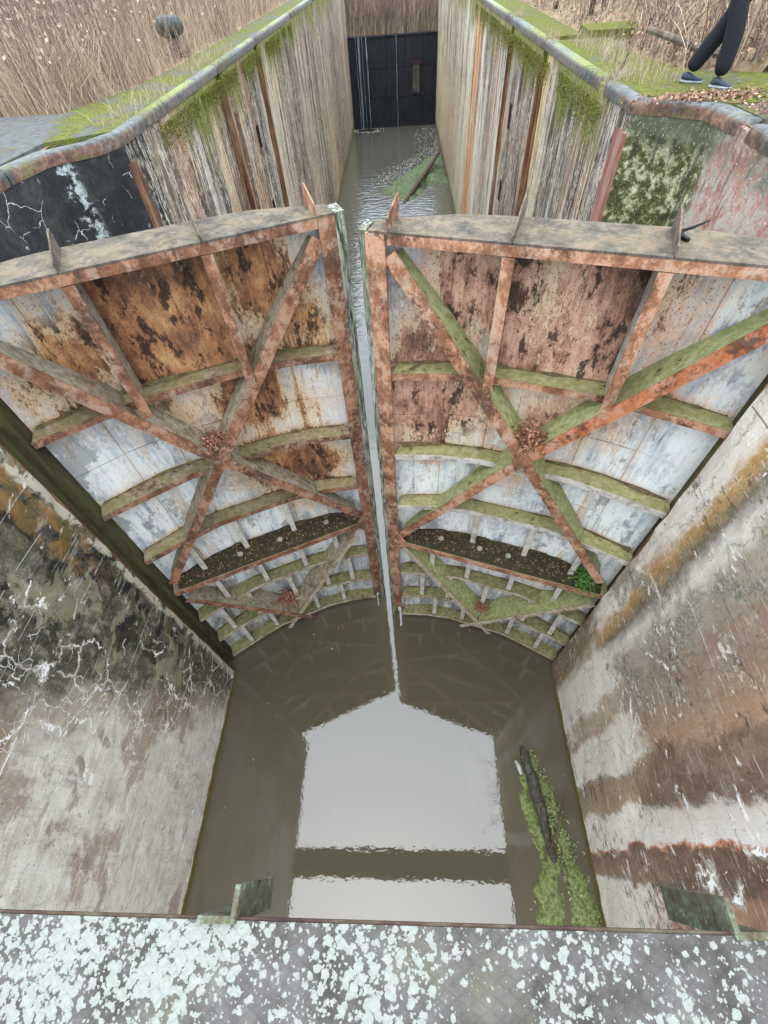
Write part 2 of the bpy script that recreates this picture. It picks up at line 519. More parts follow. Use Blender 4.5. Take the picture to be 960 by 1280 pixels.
# ---- far chamber walls: columns of colour run down from the top
def mat_chamber(side):
    L = side == 'left'
    m = Mat('streaked_concrete_' + side, 0.88, 0.2)
    off = (0, 3.3, 0) if L else (0, 11.9, 0)
    c1 = m.noise(0.75, m.sc(scale=(1, 1, 0.06), off=off), 5, 0.65)
    c2 = m.noise(3.2, m.sc(scale=(1, 1, 0.05), off=off), 7, 0.72)
    fine = m.noise(12, m.sc(scale=(1, 1, 0.09)), 7, 0.75)
    gra = m.noise(22, None, 7, 0.78)
    yw = m.add(m.y, m.add(m.mul(m.sub(c2, 0.5), 1.5), m.mul(m.sub(fine, 0.5), 0.5)))
    t = m.math('DIVIDE', m.sub(yw, 7.5), 43.0)
    f = lambda y: (y - 7.5) / 43.0
    if L:
        st = [(7.6, (38, 36, 34)), (8.75, (34, 33, 32)), (8.9, (170, 154, 128)), (9.25, (58, 48, 40)), (9.7, (142, 100, 78)), (10.5, (128, 98, 78)), (10.7, (156, 146, 132)), (11.7, (126, 112, 96)), (12.2, (164, 136, 104)),
              (12.9, (104, 76, 58)), (14.0, (52, 42, 36)), (14.4, (152, 126, 100)), (15.6, (118, 92, 72)), (16.5, (58, 48, 42)), (17.8, (176, 164, 142)), (20.5, (124, 104, 84)), (22.3, (60, 50, 43)), (25, (152, 136, 112)), (29, (84, 70, 58)), (33, (152, 128, 98)), (38, (84, 70, 58)), (45, (138, 122, 100))]
    else:
        st = [(7.6, (150, 96, 84)), (8.2, (150, 142, 134)), (8.9, (98, 84, 76)), (9.4, (150, 122, 104)), (10.2, (92, 78, 62)), (10.8, (128, 124, 114)), (11.5, (78, 72, 50)), (12.3, (168, 156, 134)), (12.9, (190, 164, 104)),
              (14, (128, 108, 90)), (16, (98, 82, 72)), (17.2, (146, 130, 112)), (18.2, (198, 188, 168)), (20, (128, 106, 90)), (22.5, (200, 192, 174)), (24.6, (180, 112, 48)), (25.6, (186, 126, 64)), (26.6, (190, 182, 160)), (34, (160, 140, 112)), (45, (180, 166, 138))]
    col = m.ramp(t, [(f(y), S(*c)) for y, c in st])
    pn = m.mul(m.step(c2, 0.55, 0.60), m.step(m.noise(1.1, m.sc(scale=(0, 1, 0.1), off=(0, 2, 2)), 3), 0.4, 0.55))
    col = m.mix(m.mul(pn, 0.6), col, S(208, 192, 164))
    # black runs from the top, thin dark cracks, white lime lines
    dk = m.mul(m.step(m.noise(1.9, m.sc(scale=(1, 1, 0.08), off=(0, 21, 0)), 7, 0.7), 0.49, 0.54), m.step(m.add(m.z, m.mul(m.sub(c1, 0.5), 9)), -8.0, -3.0))
    og2 = m.mul(m.step(m.noise(1.6, m.sc(scale=(1, 1, 0.06), off=(0, 33, 0)), 6, 0.7), 0.55, 0.62), 0.6)
    col = m.mix(og2, col, S(168, 112, 66))
    col = m.mix(m.mul(dk, 0.85), col, S(46, 38, 32))
    col = m.mix(m.mul(m.step(c2, 0.43, 0.39), 0.7), col, S(72, 58, 48))
    wl2 = m.step(m.math('ABSOLUTE', m.sub(c2, 0.5)), 0.009, 0.004)
    col = m.mix(m.mul(wl2, 0.75), col, S(228, 218, 198))
    bl2 = m.step(m.math('ABSOLUTE', m.sub(c2, 0.535)), 0.014, 0.008)
    col = m.mix(m.mul(bl2, 0.85), col, S(40, 34, 30))
    sp = m.mul(m.step(m.noise(15, m.sc(scale=(1, 1, 0.5)), 8, 0.78), 0.52, 0.57), m.step(m.noise(0.9, m.sc(off=(0, 5, 5)), 4), 0.44, 0.52))
    col = m.mix(m.mul(sp, 0.5), col, S(204, 192, 172))
    col = m.mix(m.mul(m.step(gra, 0.55, 0.63), 0.4), col, S(78, 66, 56))
    col = m.mix(m.mul(m.step(fine, 0.57, 0.63), 0.28), col, S(214, 202, 180))
    col = m.mix(m.mul(m.step(fine, 0.44, 0.38), 0.4), col, S(70, 56, 48))
    # moss creeping down from the coping
    mg = m.add(m.z, m.add(m.mul(m.sub(c2, 0.5), 3.2), m.mul(m.sub(fine, 0.5), 1.6)))
    cl = m.noise(0.5, m.sc(scale=(0, 1, 0), off=(0, 1.0 if L else 4, 0)), 2)
    ms = m.mul(m.step(m.add(mg, m.mul(m.sub(cl, 0.48), 2.5)), -2.25, -1.8), m.step(gra, 0.36, 0.5), m.step(m.y, 9.6 if L else 8.4, 10.6 if L else 9.4))
    moss = m.mix(m.step(gra, 0.40, 0.58), S(50, 52, 22), S(118, 120, 46))
    col = m.mix(m.mul(ms, 0.95), col, moss)
    wl_ = m.step(m.add(m.z, m.mul(m.sub(c2, 0.5), 0.8)), ZW + 0.6, ZW + 0.25)
    col = m.mix(m.mul(wl_, 0.8), col, S(98, 90, 52))
    m.bump(m.add(m.mul(fine, 0.6), m.mul(gra, 0.4)), 0.9, 0.03)
    return m.done(col)


def mat_recess(side):
    m = Mat('recess_concrete_' + side, 0.8, 0.3)
    n1 = m.noise(1.0, m.sc(scale=(1, 1, 0.5)), 5, 0.65, 0.3)
    n2 = m.noise(7, None, 6, 0.72, 0.3)
    n3 = m.noise(30, None, 4, 0.7)
    if side == 'left':
        col = m.ramp(m.add(m.mul(n1, 0.5), m.mul(n2, 0.5)), [(0.38, S(24, 24, 24)), (0.5, S(38, 38, 38)), (0.62, S(60, 60, 56)), (0.75, S(96, 92, 82))])
        wv = m.warp(m.pos, 0.35, 3.0)
        cr = m.vor(2.4, wv, 'DISTANCE_TO_EDGE')
        wh = m.mul(m.step(m.noise(0.9, m.sc(off=(1, 3, 2)), 5), 0.5, 0.54), m.step(cr, 0.014, 0.004))
        col = m.mix(wh, col, S(186, 186, 186))
        ws = m.mul(m.band(m.add(m.y, m.mul(m.sub(n2, 0.5), 0.4)), 7.2, 0.06, 0.6), m.step(n2, 0.44, 0.55))
        col = m.mix(m.mul(ws, 0.8), col, S(176, 184, 180))
        dots = m.mul(m.step(m.vor(3.5, m.warp(m.pos, 0.1, 6)), 0.12, 0.08), m.step(n1, 0.5, 0.6))
        col = m.mix(dots, col, S(190, 190, 188))
    else:
        a = m.ramp(m.add(m.mul(n1, 0.4), m.mul(n2, 0.6)), [(0.36, S(92, 70, 62)), (0.46, S(150, 112, 96)), (0.55, S(152, 146, 134)), (0.68, S(170, 128, 112))])
        g = m.ramp(n2, [(0.36, S(38, 42, 16)), (0.5, S(72, 74, 34)), (0.58, S(150, 148, 116)), (0.7, S(192, 188, 166))])
        k = m.step(m.add(m.y, m.mul(m.sub(n1, 0.5), 0.8)), 6.75, 7.15)
        col = m.mix(k, a, g)
        col = m.mix(m.mul(m.step(m.add(m.z, m.mul(m.sub(n2, 0.5), 0.9)), -2.0, -1.75), m.step(n1, 0.35, 0.55), 0.8), col, S(78, 80, 60))
        col = m.mix(m.mul(m.step(n3, 0.58, 0.7), 0.7), col, S(206, 204, 198))
        col = m.mix(m.mul(m.step(m.noise(8, m.sc(scale=(1, 1, 0.15)), 4), 0.56, 0.66), 0.6), col, S(48, 44, 42))
    m.bump(m.add(m.mul(n2, 0.6), m.mul(n3, 0.4)), 0.7, 0.03)
    return m.done(col)


def mat_moss_deck():
    m = Mat('mossy_paving', 0.95, 0.1)
    n1 = m.noise(1.3, None, 5, 0.65, 0.4)
    n2 = m.noise(9, None, 6, 0.7)
    n3 = m.noise(45, None, 4, 0.7)
    stone = m.ramp(m.add(m.mul(n2, 0.6), m.mul(n3, 0.4)), [(0.36, S(66, 64, 60)), (0.5, S(88, 89, 88)), (0.66, S(104, 106, 106))])
    moss = m.ramp(m.add(m.mul(n3, 0.6), m.mul(n2, 0.4)), [(0.36, S(52, 54, 24)), (0.5, S(86, 89, 36)), (0.64, S(112, 115, 52))])
    amt = m.attr('moss', 'OBJECT')
    k = m.step(m.add(m.mul(n1, 0.65), m.add(m.mul(n2, 0.35), m.mul(m.sub(amt, 0.5), 0.42))), 0.46, 0.58)
    col = m.mix(k, stone, moss)
    col = m.mix(m.mul(m.step(m.noise(4, m.sc(off=(4, 4, 0)), 6, 0.7), 0.53, 0.64), 0.75), col, S(98, 86, 66))
    col = m.mix(m.mul(m.step(m.noise(6, m.sc(off=(9, 1, 0)), 6, 0.7), 0.62, 0.7), 0.8), col, S(66, 56, 42))
    m.bump(m.add(m.mul(n3, 0.5), m.mul(k, 0.5)), 0.8, 0.03)
    return m.done(col)


def mat_coping():
    m = Mat('steel_coping', 0.55, 0.4)
    n1 = m.noise(1.4, None, 5, 0.65)
    n2 = m.noise(12, None, 6, 0.7)
    n3 = m.noise(50, None, 4, 0.7)
    steel = m.ramp(m.add(m.mul(n1, 0.4), m.mul(n2, 0.6)), [(0.38, S(44, 45, 42)), (0.5, S(74, 76, 73)), (0.6, S(100, 103, 98))])
    rust = m.ramp(n2, [(0.36, S(58, 44, 36)), (0.5, S(98, 70, 54)), (0.64, S(128, 94, 70))])
    k = m.mul(m.step(m.nz, 0.75, 0.3), m.step(n1, 0.36, 0.5))
    near = m.step(m.y, 8.6, 7.9)
    col = m.mix(m.mul(k, m.add(0.35, m.mul(near, 0.55))), steel, rust)
    col = m.mix(m.mul(m.step(n3, 0.56, 0.66), m.step(n2, 0.5, 0.6), 0.8), col, S(124, 126, 122))
    col = m.mix(m.mul(m.step(m.noise(2.2, m.sc(off=(3, 3, 3)), 5, 0.7), 0.56, 0.64), 0.7), col, S(88, 90, 44))
    my = m.mul(m.step(m.nz, 0.3, 0.9), m.step(m.add(m.mul(n2, 0.5), m.mul(m.noise(0.8, m.sc(off=(0, 6, 0)), 4), 0.5)), 0.455, 0.51), m.step(m.y, 8.4, 9.6))
    col = m.mix(m.mul(my, 0.9), col, m.mix(n3, S(80, 84, 28), S(128, 134, 50)))
    m.bump(m.add(m.mul(n2, 0.6), m.mul(n3, 0.4)), 0.4, 0.01)
    return m.done(col)


def mat_lichen_deck():
    m = Mat('lichen_on_steel_deck', 0.9, 0.2)
    n1 = m.noise(4.5, m.sc(off=(0.6, 0, 0)), 5, 0.65)
    w = m.warp(m.pos, 0.012, 60)
    base = m.ramp(m.noise(7, None, 6, 0.7), [(0.38, S(54, 51, 47)), (0.5, S(72, 68, 65)), (0.58, S(80, 76, 74)), (0.68, S(92, 90, 82))])
    base = m.mix(m.mul(m.step(m.noise(3, m.sc(off=(5, 5, 5)), 4), 0.52, 0.66), 0.5), base, S(84, 82, 62))
    # checker plate: two sets of raised bars
    u = m.add(m.x, m.mul(m.y, 1.6))
    v = m.sub(m.x, m.mul(m.y, 1.6))
    ru = m.math('ABSOLUTE', m.sub(m.math('FRACT', m.mul(u, 24)), 0.5))
    rv = m.math('ABSOLUTE', m.sub(m.math('FRACT', m.mul(v, 24)), 0.5))
    bars = m.mx(m.step(ru, 0.09, 0.04), m.step(rv, 0.09, 0.04))
    base = m.mix(m.mul(bars, 0.10), base, S(50, 47, 47))
    gx = m.step(m.x, 1.0, -1.1)
    dens = m.add(m.mul(n1, 0.8), m.mul(gx, 0.16))
    c1 = m.vor(46, w)
    c2 = m.vor(105, m.warp(m.sc(off=(3, 1, 0)), 0.015, 60))
    c3 = m.noise(60, None, 6, 0.7, 0.4)
    k1 = m.step(m.sub(m.add(dens, m.mul(m.sub(c3, 0.5), 0.6)), m.mul(c1, 0.5)), 0.275, 0.305)
    k2 = m.step(m.sub(m.add(dens, m.mul(m.sub(c3, 0.5), 0.8)), m.mul(c2, 0.55)), 0.30, 0.33)
    k = m.mx(k1, k2)
    lich = m.mix(m.noise(90, None, 3), S(104, 106, 99), S(137, 139, 132))
    col = m.mix(m.mul(k, 0.95), base, lich)
    m.bump(m.add(m.mul(k, 0.6), m.add(m.mul(bars, 0.5), m.mul(m.noise(120, None, 3), 0.25))), 0.6, 0.004)
    return m.done(col)


def mat_water():
    m = Mat('murky_water', 0.015, 0.5)
    m.b.inputs['IOR'].default_value = 1.33
    m.b.inputs['Specular IOR Level'].default_value = 1.0
    m.b.inputs['IOR'].default_value = 1.46
    n = m.noise(0.5, None, 4, 0.6)
    far = m.step(m.y, 8, 20)
    col = m.mix(n, S(72, 68, 53), S(80, 75, 59))
    col = m.mix(m.mul(m.step(m.noise(0.8, m.sc(scale=(1, 0.35, 1), off=(3, 0, 0)), 4), 0.58, 0.7), 0.3), col, S(94, 89, 70))
    col = m.mix(far, col, S(78, 77, 68))
    r1 = m.noise(2.2, m.sc(scale=(0.7, 1.6, 1)), 3, 0.5, 0.2)
    r2 = m.noise(14, None, 2, 0.5)
    h = m.add(m.mul(r1, m.add(0.02, m.mul(far, 0.8))), m.mul(r2, m.add(0.010, m.mul(far, 0.05))))
    m.bump(h, 1.0, 0.05)
    return m.done(col)


def mat_timber(name):
    m = Mat(name, 0.9, 0.2)
    g = m.noise(26, m.sc(scale=(1, 1, 0.14)), 7, 0.78)
    n = m.noise(3, m.sc(scale=(1, 1, 0.5)), 5, 0.6)
    col = m.ramp(g, [(0.40, S(34, 33, 28)), (0.47, S(92, 92, 80)), (0.53, S(134, 136, 124)), (0.62, S(168, 172, 160))])
    col = m.mix(m.mul(m.step(n, 0.45, 0.6), 0.45), col, S(96, 102, 66))
    m.bump(g, 0.9, 0.02)
    return m.done(col)


MT = {}
MT['skinL'] = mat_skin('brown')
MT['skinR'] = mat_skin('pink')
MT['oxide'] = mat_oxide('red_oxide_frame', S(118, 80, 58), S(150, 110, 85), 0.16, 0.36)
MT['oxideR'] = mat_oxide('salmon_oxide_frame', S(140, 96, 70), S(174, 134, 107), 0.14, 0.42)
MT['orange'] = mat_oxide('orange_oxide_frame', S(160, 97, 62), S(170, 114, 84), 0.08, 0.4)
MT['top'] = mat_oxide('worn_top_plate', S(80, 72, 63), S(104, 84, 70), 0.06, 0.12)
MT['ribL'] = mat_algae('algae_rib_brown', S(122, 112, 76), S(146, 132, 100), 0.25)
MT['ribR'] = mat_algae('algae_rib_green', S(132, 130, 84), S(160, 154, 112), 0.5)
MT['webL'] = mat_algae('algae_web_brown', S(108, 104, 76), S(150, 140, 116), 0.35)
MT['webR'] = mat_algae('algae_web_green', S(136, 142, 92), S(168, 168, 124), 0.8)
MT['low'] = mat_algae('algae_low_rib', S(108, 107, 70), S(140, 134, 98), 0.45)
MT['pale'] = mat_plain('pale_stiffener_paint', [S(110, 100, 86), S(172, 166, 154), S(196, 192, 184)], 7)
MT['timber'] = mat_timber('weathered_timber')
MT['dirt'] = mat_plain('dark_soil', [S(24, 20, 17), S(52, 42, 33), S(50, 50, 28), S(72, 60, 45), S(128, 114, 96)], 9, 0.95, 0.9, dist=0.04)
MT['heel'] = mat_plain('dark_heel_post', [S(40, 34, 26), S(66, 56, 38), S(74, 76, 44), S(104, 82, 58)], 5, 0.85, 0.5, (1, 1, 0.2))
MT['rustedge'] = mat_plain('rusty_edge_angle', [S(46, 36, 30), S(92, 64, 46), S(126, 92, 66), S(160, 140, 116)], 6, 0.85, 0.5, (1, 1, 0.12))
MT['rustband'] = mat_plain('red_rust_band', [S(72, 46, 40), S(116, 74, 62), S(138, 98, 84), S(136, 130, 122)], 6, 0.85, 0.5, (1, 1, 0.15))
MT['darkslot'] = mat_plain('dark_recess', [S(24, 18, 16), S(52, 34, 28), S(84, 54, 42)], 4, 0.8, 0.5, (1, 1, 0.15))  # dark red-brown of the niches, joint backs, lintel and sunken slab
MT['stone'] = mat_plain('pale_fouling', [S(120, 116, 98), S(160, 158, 140)], 9)
MT['nearL'] = mat_near_wall('left')
MT['nearR'] = mat_near_wall('right')
MT['chamL'] = mat_chamber('left')
MT['chamR'] = mat_chamber('right')
MT['recL'] = mat_recess('left')
MT['recR'] = mat_recess('right')
MT['deck'] = mat_moss_deck()
MT['coping'] = mat_coping()
MT['lichen'] = mat_lichen_deck()
MT['bridge'] = mat_plain('rust_brown_edge', [S(40, 30, 26), S(66, 50, 42), S(84, 82, 62)], 9)
MT['bracket'] = mat_plain('fouled_bracket', [S(36, 34, 26), S(74, 66, 48), S(84, 88, 70), S(128, 138, 126)], 22, 0.9, 0.8)
MT['water'] = mat_water()
MT['earth'] = mat_plain('dead_grass_ground', [S(74, 60, 44), S(118, 100, 76), S(150, 132, 104)], 3, 0.95, 0.8, dist=0.05)
MT['fargate'] = mat_plain('black_wet_gate', [S(16, 18, 22), S(26, 28, 32), S(38, 40, 44)], 3, 0.5, 0.4, (1, 1, 0.3))
MT['notch'] = mat_plain('wet_grey_patch', [S(34, 33, 32), S(66, 62, 56), S(92, 88, 78)], 4)
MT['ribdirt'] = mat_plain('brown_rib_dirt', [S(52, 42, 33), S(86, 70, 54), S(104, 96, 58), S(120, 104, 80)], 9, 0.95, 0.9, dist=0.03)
MT['bollard'] = mat_plain('bollard_iron', [S(30, 32, 31), S(52, 56, 55), S(84, 92, 91)], 7, 0.6, 0.4)
MT['reed'] = mat_leaf('dry_reed', [S(122, 104, 86), S(158, 139, 117), S(180, 163, 139), S(142, 121, 101), S(168, 150, 126)])
MT['stem'] = mat_leaf('brown_stem', [S(76, 62, 54), S(108, 90, 79), S(128, 109, 97), S(94, 78, 69)])
MT['deadleaf'] = mat_leaf('dead_leaf', [S(98, 70, 54), S(140, 108, 84), S(168, 138, 114), S(120, 92, 80), S(84, 62, 52)])
MT['tuft'] = mat_leaf('dry_tuft', [S(104, 66, 50), S(150, 104, 82), S(172, 130, 104), S(88, 58, 46)])
MT['moss'] = mat_leaf('moss_leaf', [S(70, 74, 24), S(96, 100, 34), S(120, 124, 48), S(84, 86, 32), S(78, 70, 42)])
MT['weedleaf'] = mat_leaf('weed_shred', [S(72, 80, 44), S(110, 120, 68), S(142, 152, 100), S(160, 168, 122), S(88, 84, 60)])
MT['fern'] = mat_leaf('fern_leaf', [S(52, 84, 34), S(84, 122, 52), S(108, 142, 66)])
MT['bark'] = mat_plain('tree_bark', [S(58, 50, 42), S(92, 82, 70), S(124, 116, 102)], 9, 0.9, 0.8, (1, 1, 0.3))
MT['stick'] = mat_plain('wet_stick', [S(44, 36, 30), S(78, 64, 54), S(104, 90, 78)], 8, 0.8, 0.6)
MT['weed'] = mat_plain('floating_weed', [S(52, 60, 40), S(84, 98, 66), S(110, 124, 92)], 5, 0.7, 0.9, dist=0.08)
MT['mossmat'] = mat_plain('floating_moss', [S(44, 46, 26), S(92, 100, 58), S(126, 136, 88), S(154, 162, 120)], 16, 0.95, 1.0, dist=0.05)
MT['logbark'] = mat_plain('rotten_log', [S(34, 32, 26), S(68, 64, 54), S(104, 102, 92)], 14, 0.9, 1.0, dist=0.03)
MT['foam'] = mat_plain('white_foam', [S(150, 150, 146), S(178, 178, 174)], 9, 0.6)
MT['trickle'] = mat_plain('falling_water', [S(70, 78, 88), S(112, 122, 132), S(150, 158, 164)], 6, 0.3, 0.4, (1, 1, 0.15))
MT['trouser'] = mat_plain('black_trousers', [S(15, 15, 18), S(24, 24, 29)], 6, 0.9, 0.3)
MT['jacket'] = mat_plain('dark_red_jacket', [S(58, 28, 30), S(80, 40, 40)], 6, 0.9, 0.3)
MT['shoe'] = mat_plain('dark_blue_shoe', [S(34, 40, 52), S(56, 64, 76)], 14, 0.6, 0.3)
MT['sole'] = mat_plain('grey_sole', [S(96, 100, 104), S(150, 154, 156)], 14, 0.7, 0.3)
MT['skin'] = mat_plain('human_skin', [S(190, 140, 116), S(206, 160, 136)], 10, 0.6, 0.1)
MT['hair'] = mat_plain('brown_hair', [S(48, 34, 26), S(70, 52, 40)], 20, 0.7, 0.3)
MT['black'] = mat_plain('black_rubber', [S(16, 16, 16), S(26, 26, 26)], 20, 0.6, 0.2)

# ------------------------------------------------------------------ ground, water
def ground():
    v, f = [], []

    def q(x0, x1, y0, y1, z):
        i = len(v)
        v.extend([(x0, y0, z), (x1, y0, z), (x1, y1, z), (x0, y1, z)])
        f.append((i, i + 1, i + 2, i + 3))
    q(-600, -4.85, -600, 800, ZC - 0.05)
    q(3.95, 600, -600, 800, ZC - 0.05)
    q(-4.85, 3.95, YF + 0.6, 800, -4.75)
    for s, x in ((0, -4.85), (1, 3.95)):
        i = len(v)
        v.extend([(x, YF + 0.6, -4.75), (x, 800, -4.75), (x, 800, ZC - 0.05), (x, YF + 0.6, ZC - 0.05)])
        f.append((i, i + 1, i + 2, i + 3))
    o = mesh_obj('ground', v, f, MT['earth'])
    return tag(o, kind='structure')


ground()
tag(mesh_obj('water', [(-4.9, -60, ZW), (4.0, -60, ZW), (4.0, YF + 0.3, ZW), (-4.9, YF + 0.3, ZW)], [(0, 1, 2, 3)], MT['water']), kind='structure')


# ------------------------------------------------------------------ lock walls
def wall_grid(name, x, y0, y1, z0, z1, back, mat, parent, step=0.5, holes=(), rough=0.0, seed=0):
    """wall face at x looking into the lock, cut round holes (each with its own niche), closed behind"""
    ys, zs = [y0, y1], [z0, z1]
    for h in holes:
        ys += [h[0], h[1]]
        zs += [h[2], h[3]]

    def fill(a):
        a = sorted(set(a))
        out = []
        for p, q in zip(a, a[1:]):
            k = max(1, round((q - p) / step))
            out += [p + (q - p) * i / k for i in range(k)]
        return out + [a[-1]]
    ys, zs = fill(ys), fill(zs)
    sgn = 1 if back > x else -1
    v, f = [], []
    for j, z in enumerate(zs):
        for i, y in enumerate(ys):
            d = 0.0
            if rough:
                d = max(0, mnoise.fractal(Vector((seed, y * 1.3, z * 1.3)), 1.0, 2.0, 4)) * rough
                if i in (0, len(ys) - 1):
                    d += rough * (0.6 + 0.9 * mnoise.noise(Vector((seed + 5, y, z * 3.1))))
            v.append((x + sgn * d, y, z))
    W = len(ys)
    for j in range(len(zs) - 1):
        for i in range(W - 1):
            cy, cz = (ys[i] + ys[i + 1]) / 2, (zs[j] + zs[j + 1]) / 2
            if any(h[0] < cy < h[1] and h[2] < cz < h[3] for h in holes):
                continue
            f.append((j * W + i, j * W + i + 1, (j + 1) * W + i + 1, (j + 1) * W + i))
    # side faces and top to the back
    def strip(idx):
        b = len(v)
        for k in idx:
            v.append((back, v[k][1], v[k][2]))
        for k in range(len(idx) - 1):
            f.append((idx[k], idx[k + 1], b + k + 1, b + k))
    strip([j * W for j in range(len(zs))])
    strip([j * W + W - 1 for j in range(len(zs))])
    strip([(len(zs) - 1) * W + i for i in range(W)])
    o = mesh_obj(name, v, f, mat, parent)
    for h in holes:
        b = bmesh.new()
        d = x + sgn * 0.28
        ps = [(h[0], h[2]), (h[1], h[2]), (h[1], h[3]), (h[0], h[3])]
        fr = [b.verts.new((x + sgn * 0.002, p[0], p[1])) for p in ps]
        bk = [b.verts.new((d, p[0], p[1])) for p in ps]
        for k in range(4):
            b.faces.new((fr[k], fr[(k + 1) % 4], bk[(k + 1) % 4], bk[k]))
        b.faces.new(bk)
        bm_obj('ladder_niche', b, MT['darkslot'], parent)
    return o


COPE = [(-0.010, -0.15), (-0.013, -0.055), (-0.004, -0.022), (0.02, -0.004), (0.055, 0.002), (0.10, 0.003), (0.26, -0.02)]


def coping_piece(path, outward, parent, mat=None):
    """rounded nosing swept along a plan polyline; outward = -1 left bank, +1 right bank"""
    pts = [Vector(p) for p in path]
    rings = []
    for i, p in enumerate(pts):
        d0 = (pts[i] - pts[i - 1]).normalized() if i else None
        d1 = (pts[i + 1] - pts[i]).normalized() if i < len(pts) - 1 else None
        d = ((d0 or d1) + (d1 or d0)).normalized()
        nrm = Vector((d.y, -d.x)) * outward
        k = 1.0 / max(0.4, d.dot(d1 or d0))
        rings.append([(p.x + nrm.x * a * k, p.y + nrm.y * a * k, ZC + b) for a, b in COPE])
    b = bmesh.new()
    vs = [[b.verts.new(q) for q in r] for r in rings]
    for r0, r1 in zip(vs, vs[1:]):
        for k in range(len(COPE) - 1):
            b.faces.new((r0[k], r0[k + 1], r1[k + 1], r1[k]))
    for r in (vs[0], vs[-1]):
        b.faces.new(r)
    return bm_obj('coping', b, mat or MT['coping'], parent, True)


def chamber_wall(side):
    L = side == 'left'
    x = XL if L else XR
    back = -4.9 if L else 4.05
    s = -1 if L else 1
    w = thing('chamber_wall', ('left' if L else 'right') + (' chamber wall of streaked brown and white concrete under a mossy edge, bollard on its bank' if L
              else ' chamber wall of pale streaked concrete with an orange run, under the bright mossy ledge'), 'wall', (x, 28, ZW))
    m = MT['chamL' if L else 'chamR']
    js = [7.9, 8.9, 13.4, 17.6, 22, 26.5, 31, 35.5, 40, 44.5, 50.4]
    inv = Matrix.Translation((-x, -28, -ZW))
    objs = []
    for k, (a, b) in enumerate(zip(js, js[1:])):
        g0 = 0.03 if k == 0 else (0.22 if k in (2, 3) else 0.035)
        g1 = 0.22 if k in (1, 2) else 0.035
        holes = []
        if k == 2:
            holes = [(15.65, 15.95, -3.45, -2.95), (15.65, 15.95, -5.2, -4.7), (15.65, 15.95, -6.9, -6.4)] if L else \
                    [(16.2, 16.5, -3.5, -2.95), (16.2, 16.5, -5.25, -4.7), (16.2, 16.5, -6.9, -6.4)]
        o = wall_grid('wall_panel', x, a + g0, b - g1, ZW - 0.8, ZC - 0.06, back, m, w, 0.5, holes, 0.03, k * 3.7 + (0 if L else 50))
        objs.append(o)
    # dark backs of the joints and slots
    bm = bmesh.new()
    xx = x + s * 0.22
    vv = [bm.verts.new(q) for q in ((xx, 7.93, ZW - 0.8), (xx, 50.4, ZW - 0.8), (xx, 50.4, ZC - 0.08), (xx, 7.93, ZC - 0.08))]
    bm.faces.new(vv)
    bm_obj('joint_backing', bm, MT['darkslot'], w)
    # steel guides beside the two stop log slots, corner strip
    for y in (13.4, 17.6):
        for q in (-0.25, 0.25):
            bm = bmesh.new()
            box(bm, min(x - s * 0.02, x + s * 0.18), max(x - s * 0.02, x + s * 0.18), y + q - 0.035, y + q + 0.035, ZW - 0.5, ZC - 0.36)
            bm_obj('slot_guide', bm, MT['rustedge'], w)
    bm = bmesh.new()
    box(bm, min(x - s * 0.018, x + s * 0.3), max(x - s * 0.018, x + s * 0.3), 7.84, 8.08 if L else 8.2, ZW - 0.6, ZC - 0.35)
    bm_obj('corner_strip', bm, MT['rustedge' if L else 'rustband'], w)
    # nosing, in lengths
    cuts = [8.0, 8.9, 13.3, 17.5, 24, 31, 38, 44, 50.4] if L else [8.0, 9.15, 13.5, 17.8, 24, 31, 38, 44, 50.4]
    for a, b in zip(cuts, cuts[1:]):
        if a == 8.0:
            continue
        gap = 0.3 if (not L and a == 9.15) else 0.04
        path = [(x, a + gap), (x, (a + b) / 2), (x, b - 0.04)]
        coping_piece(path, 1 if not L else -1, w)
    for ch in w.children:
        ch.matrix_parent_inverse = inv
    return w


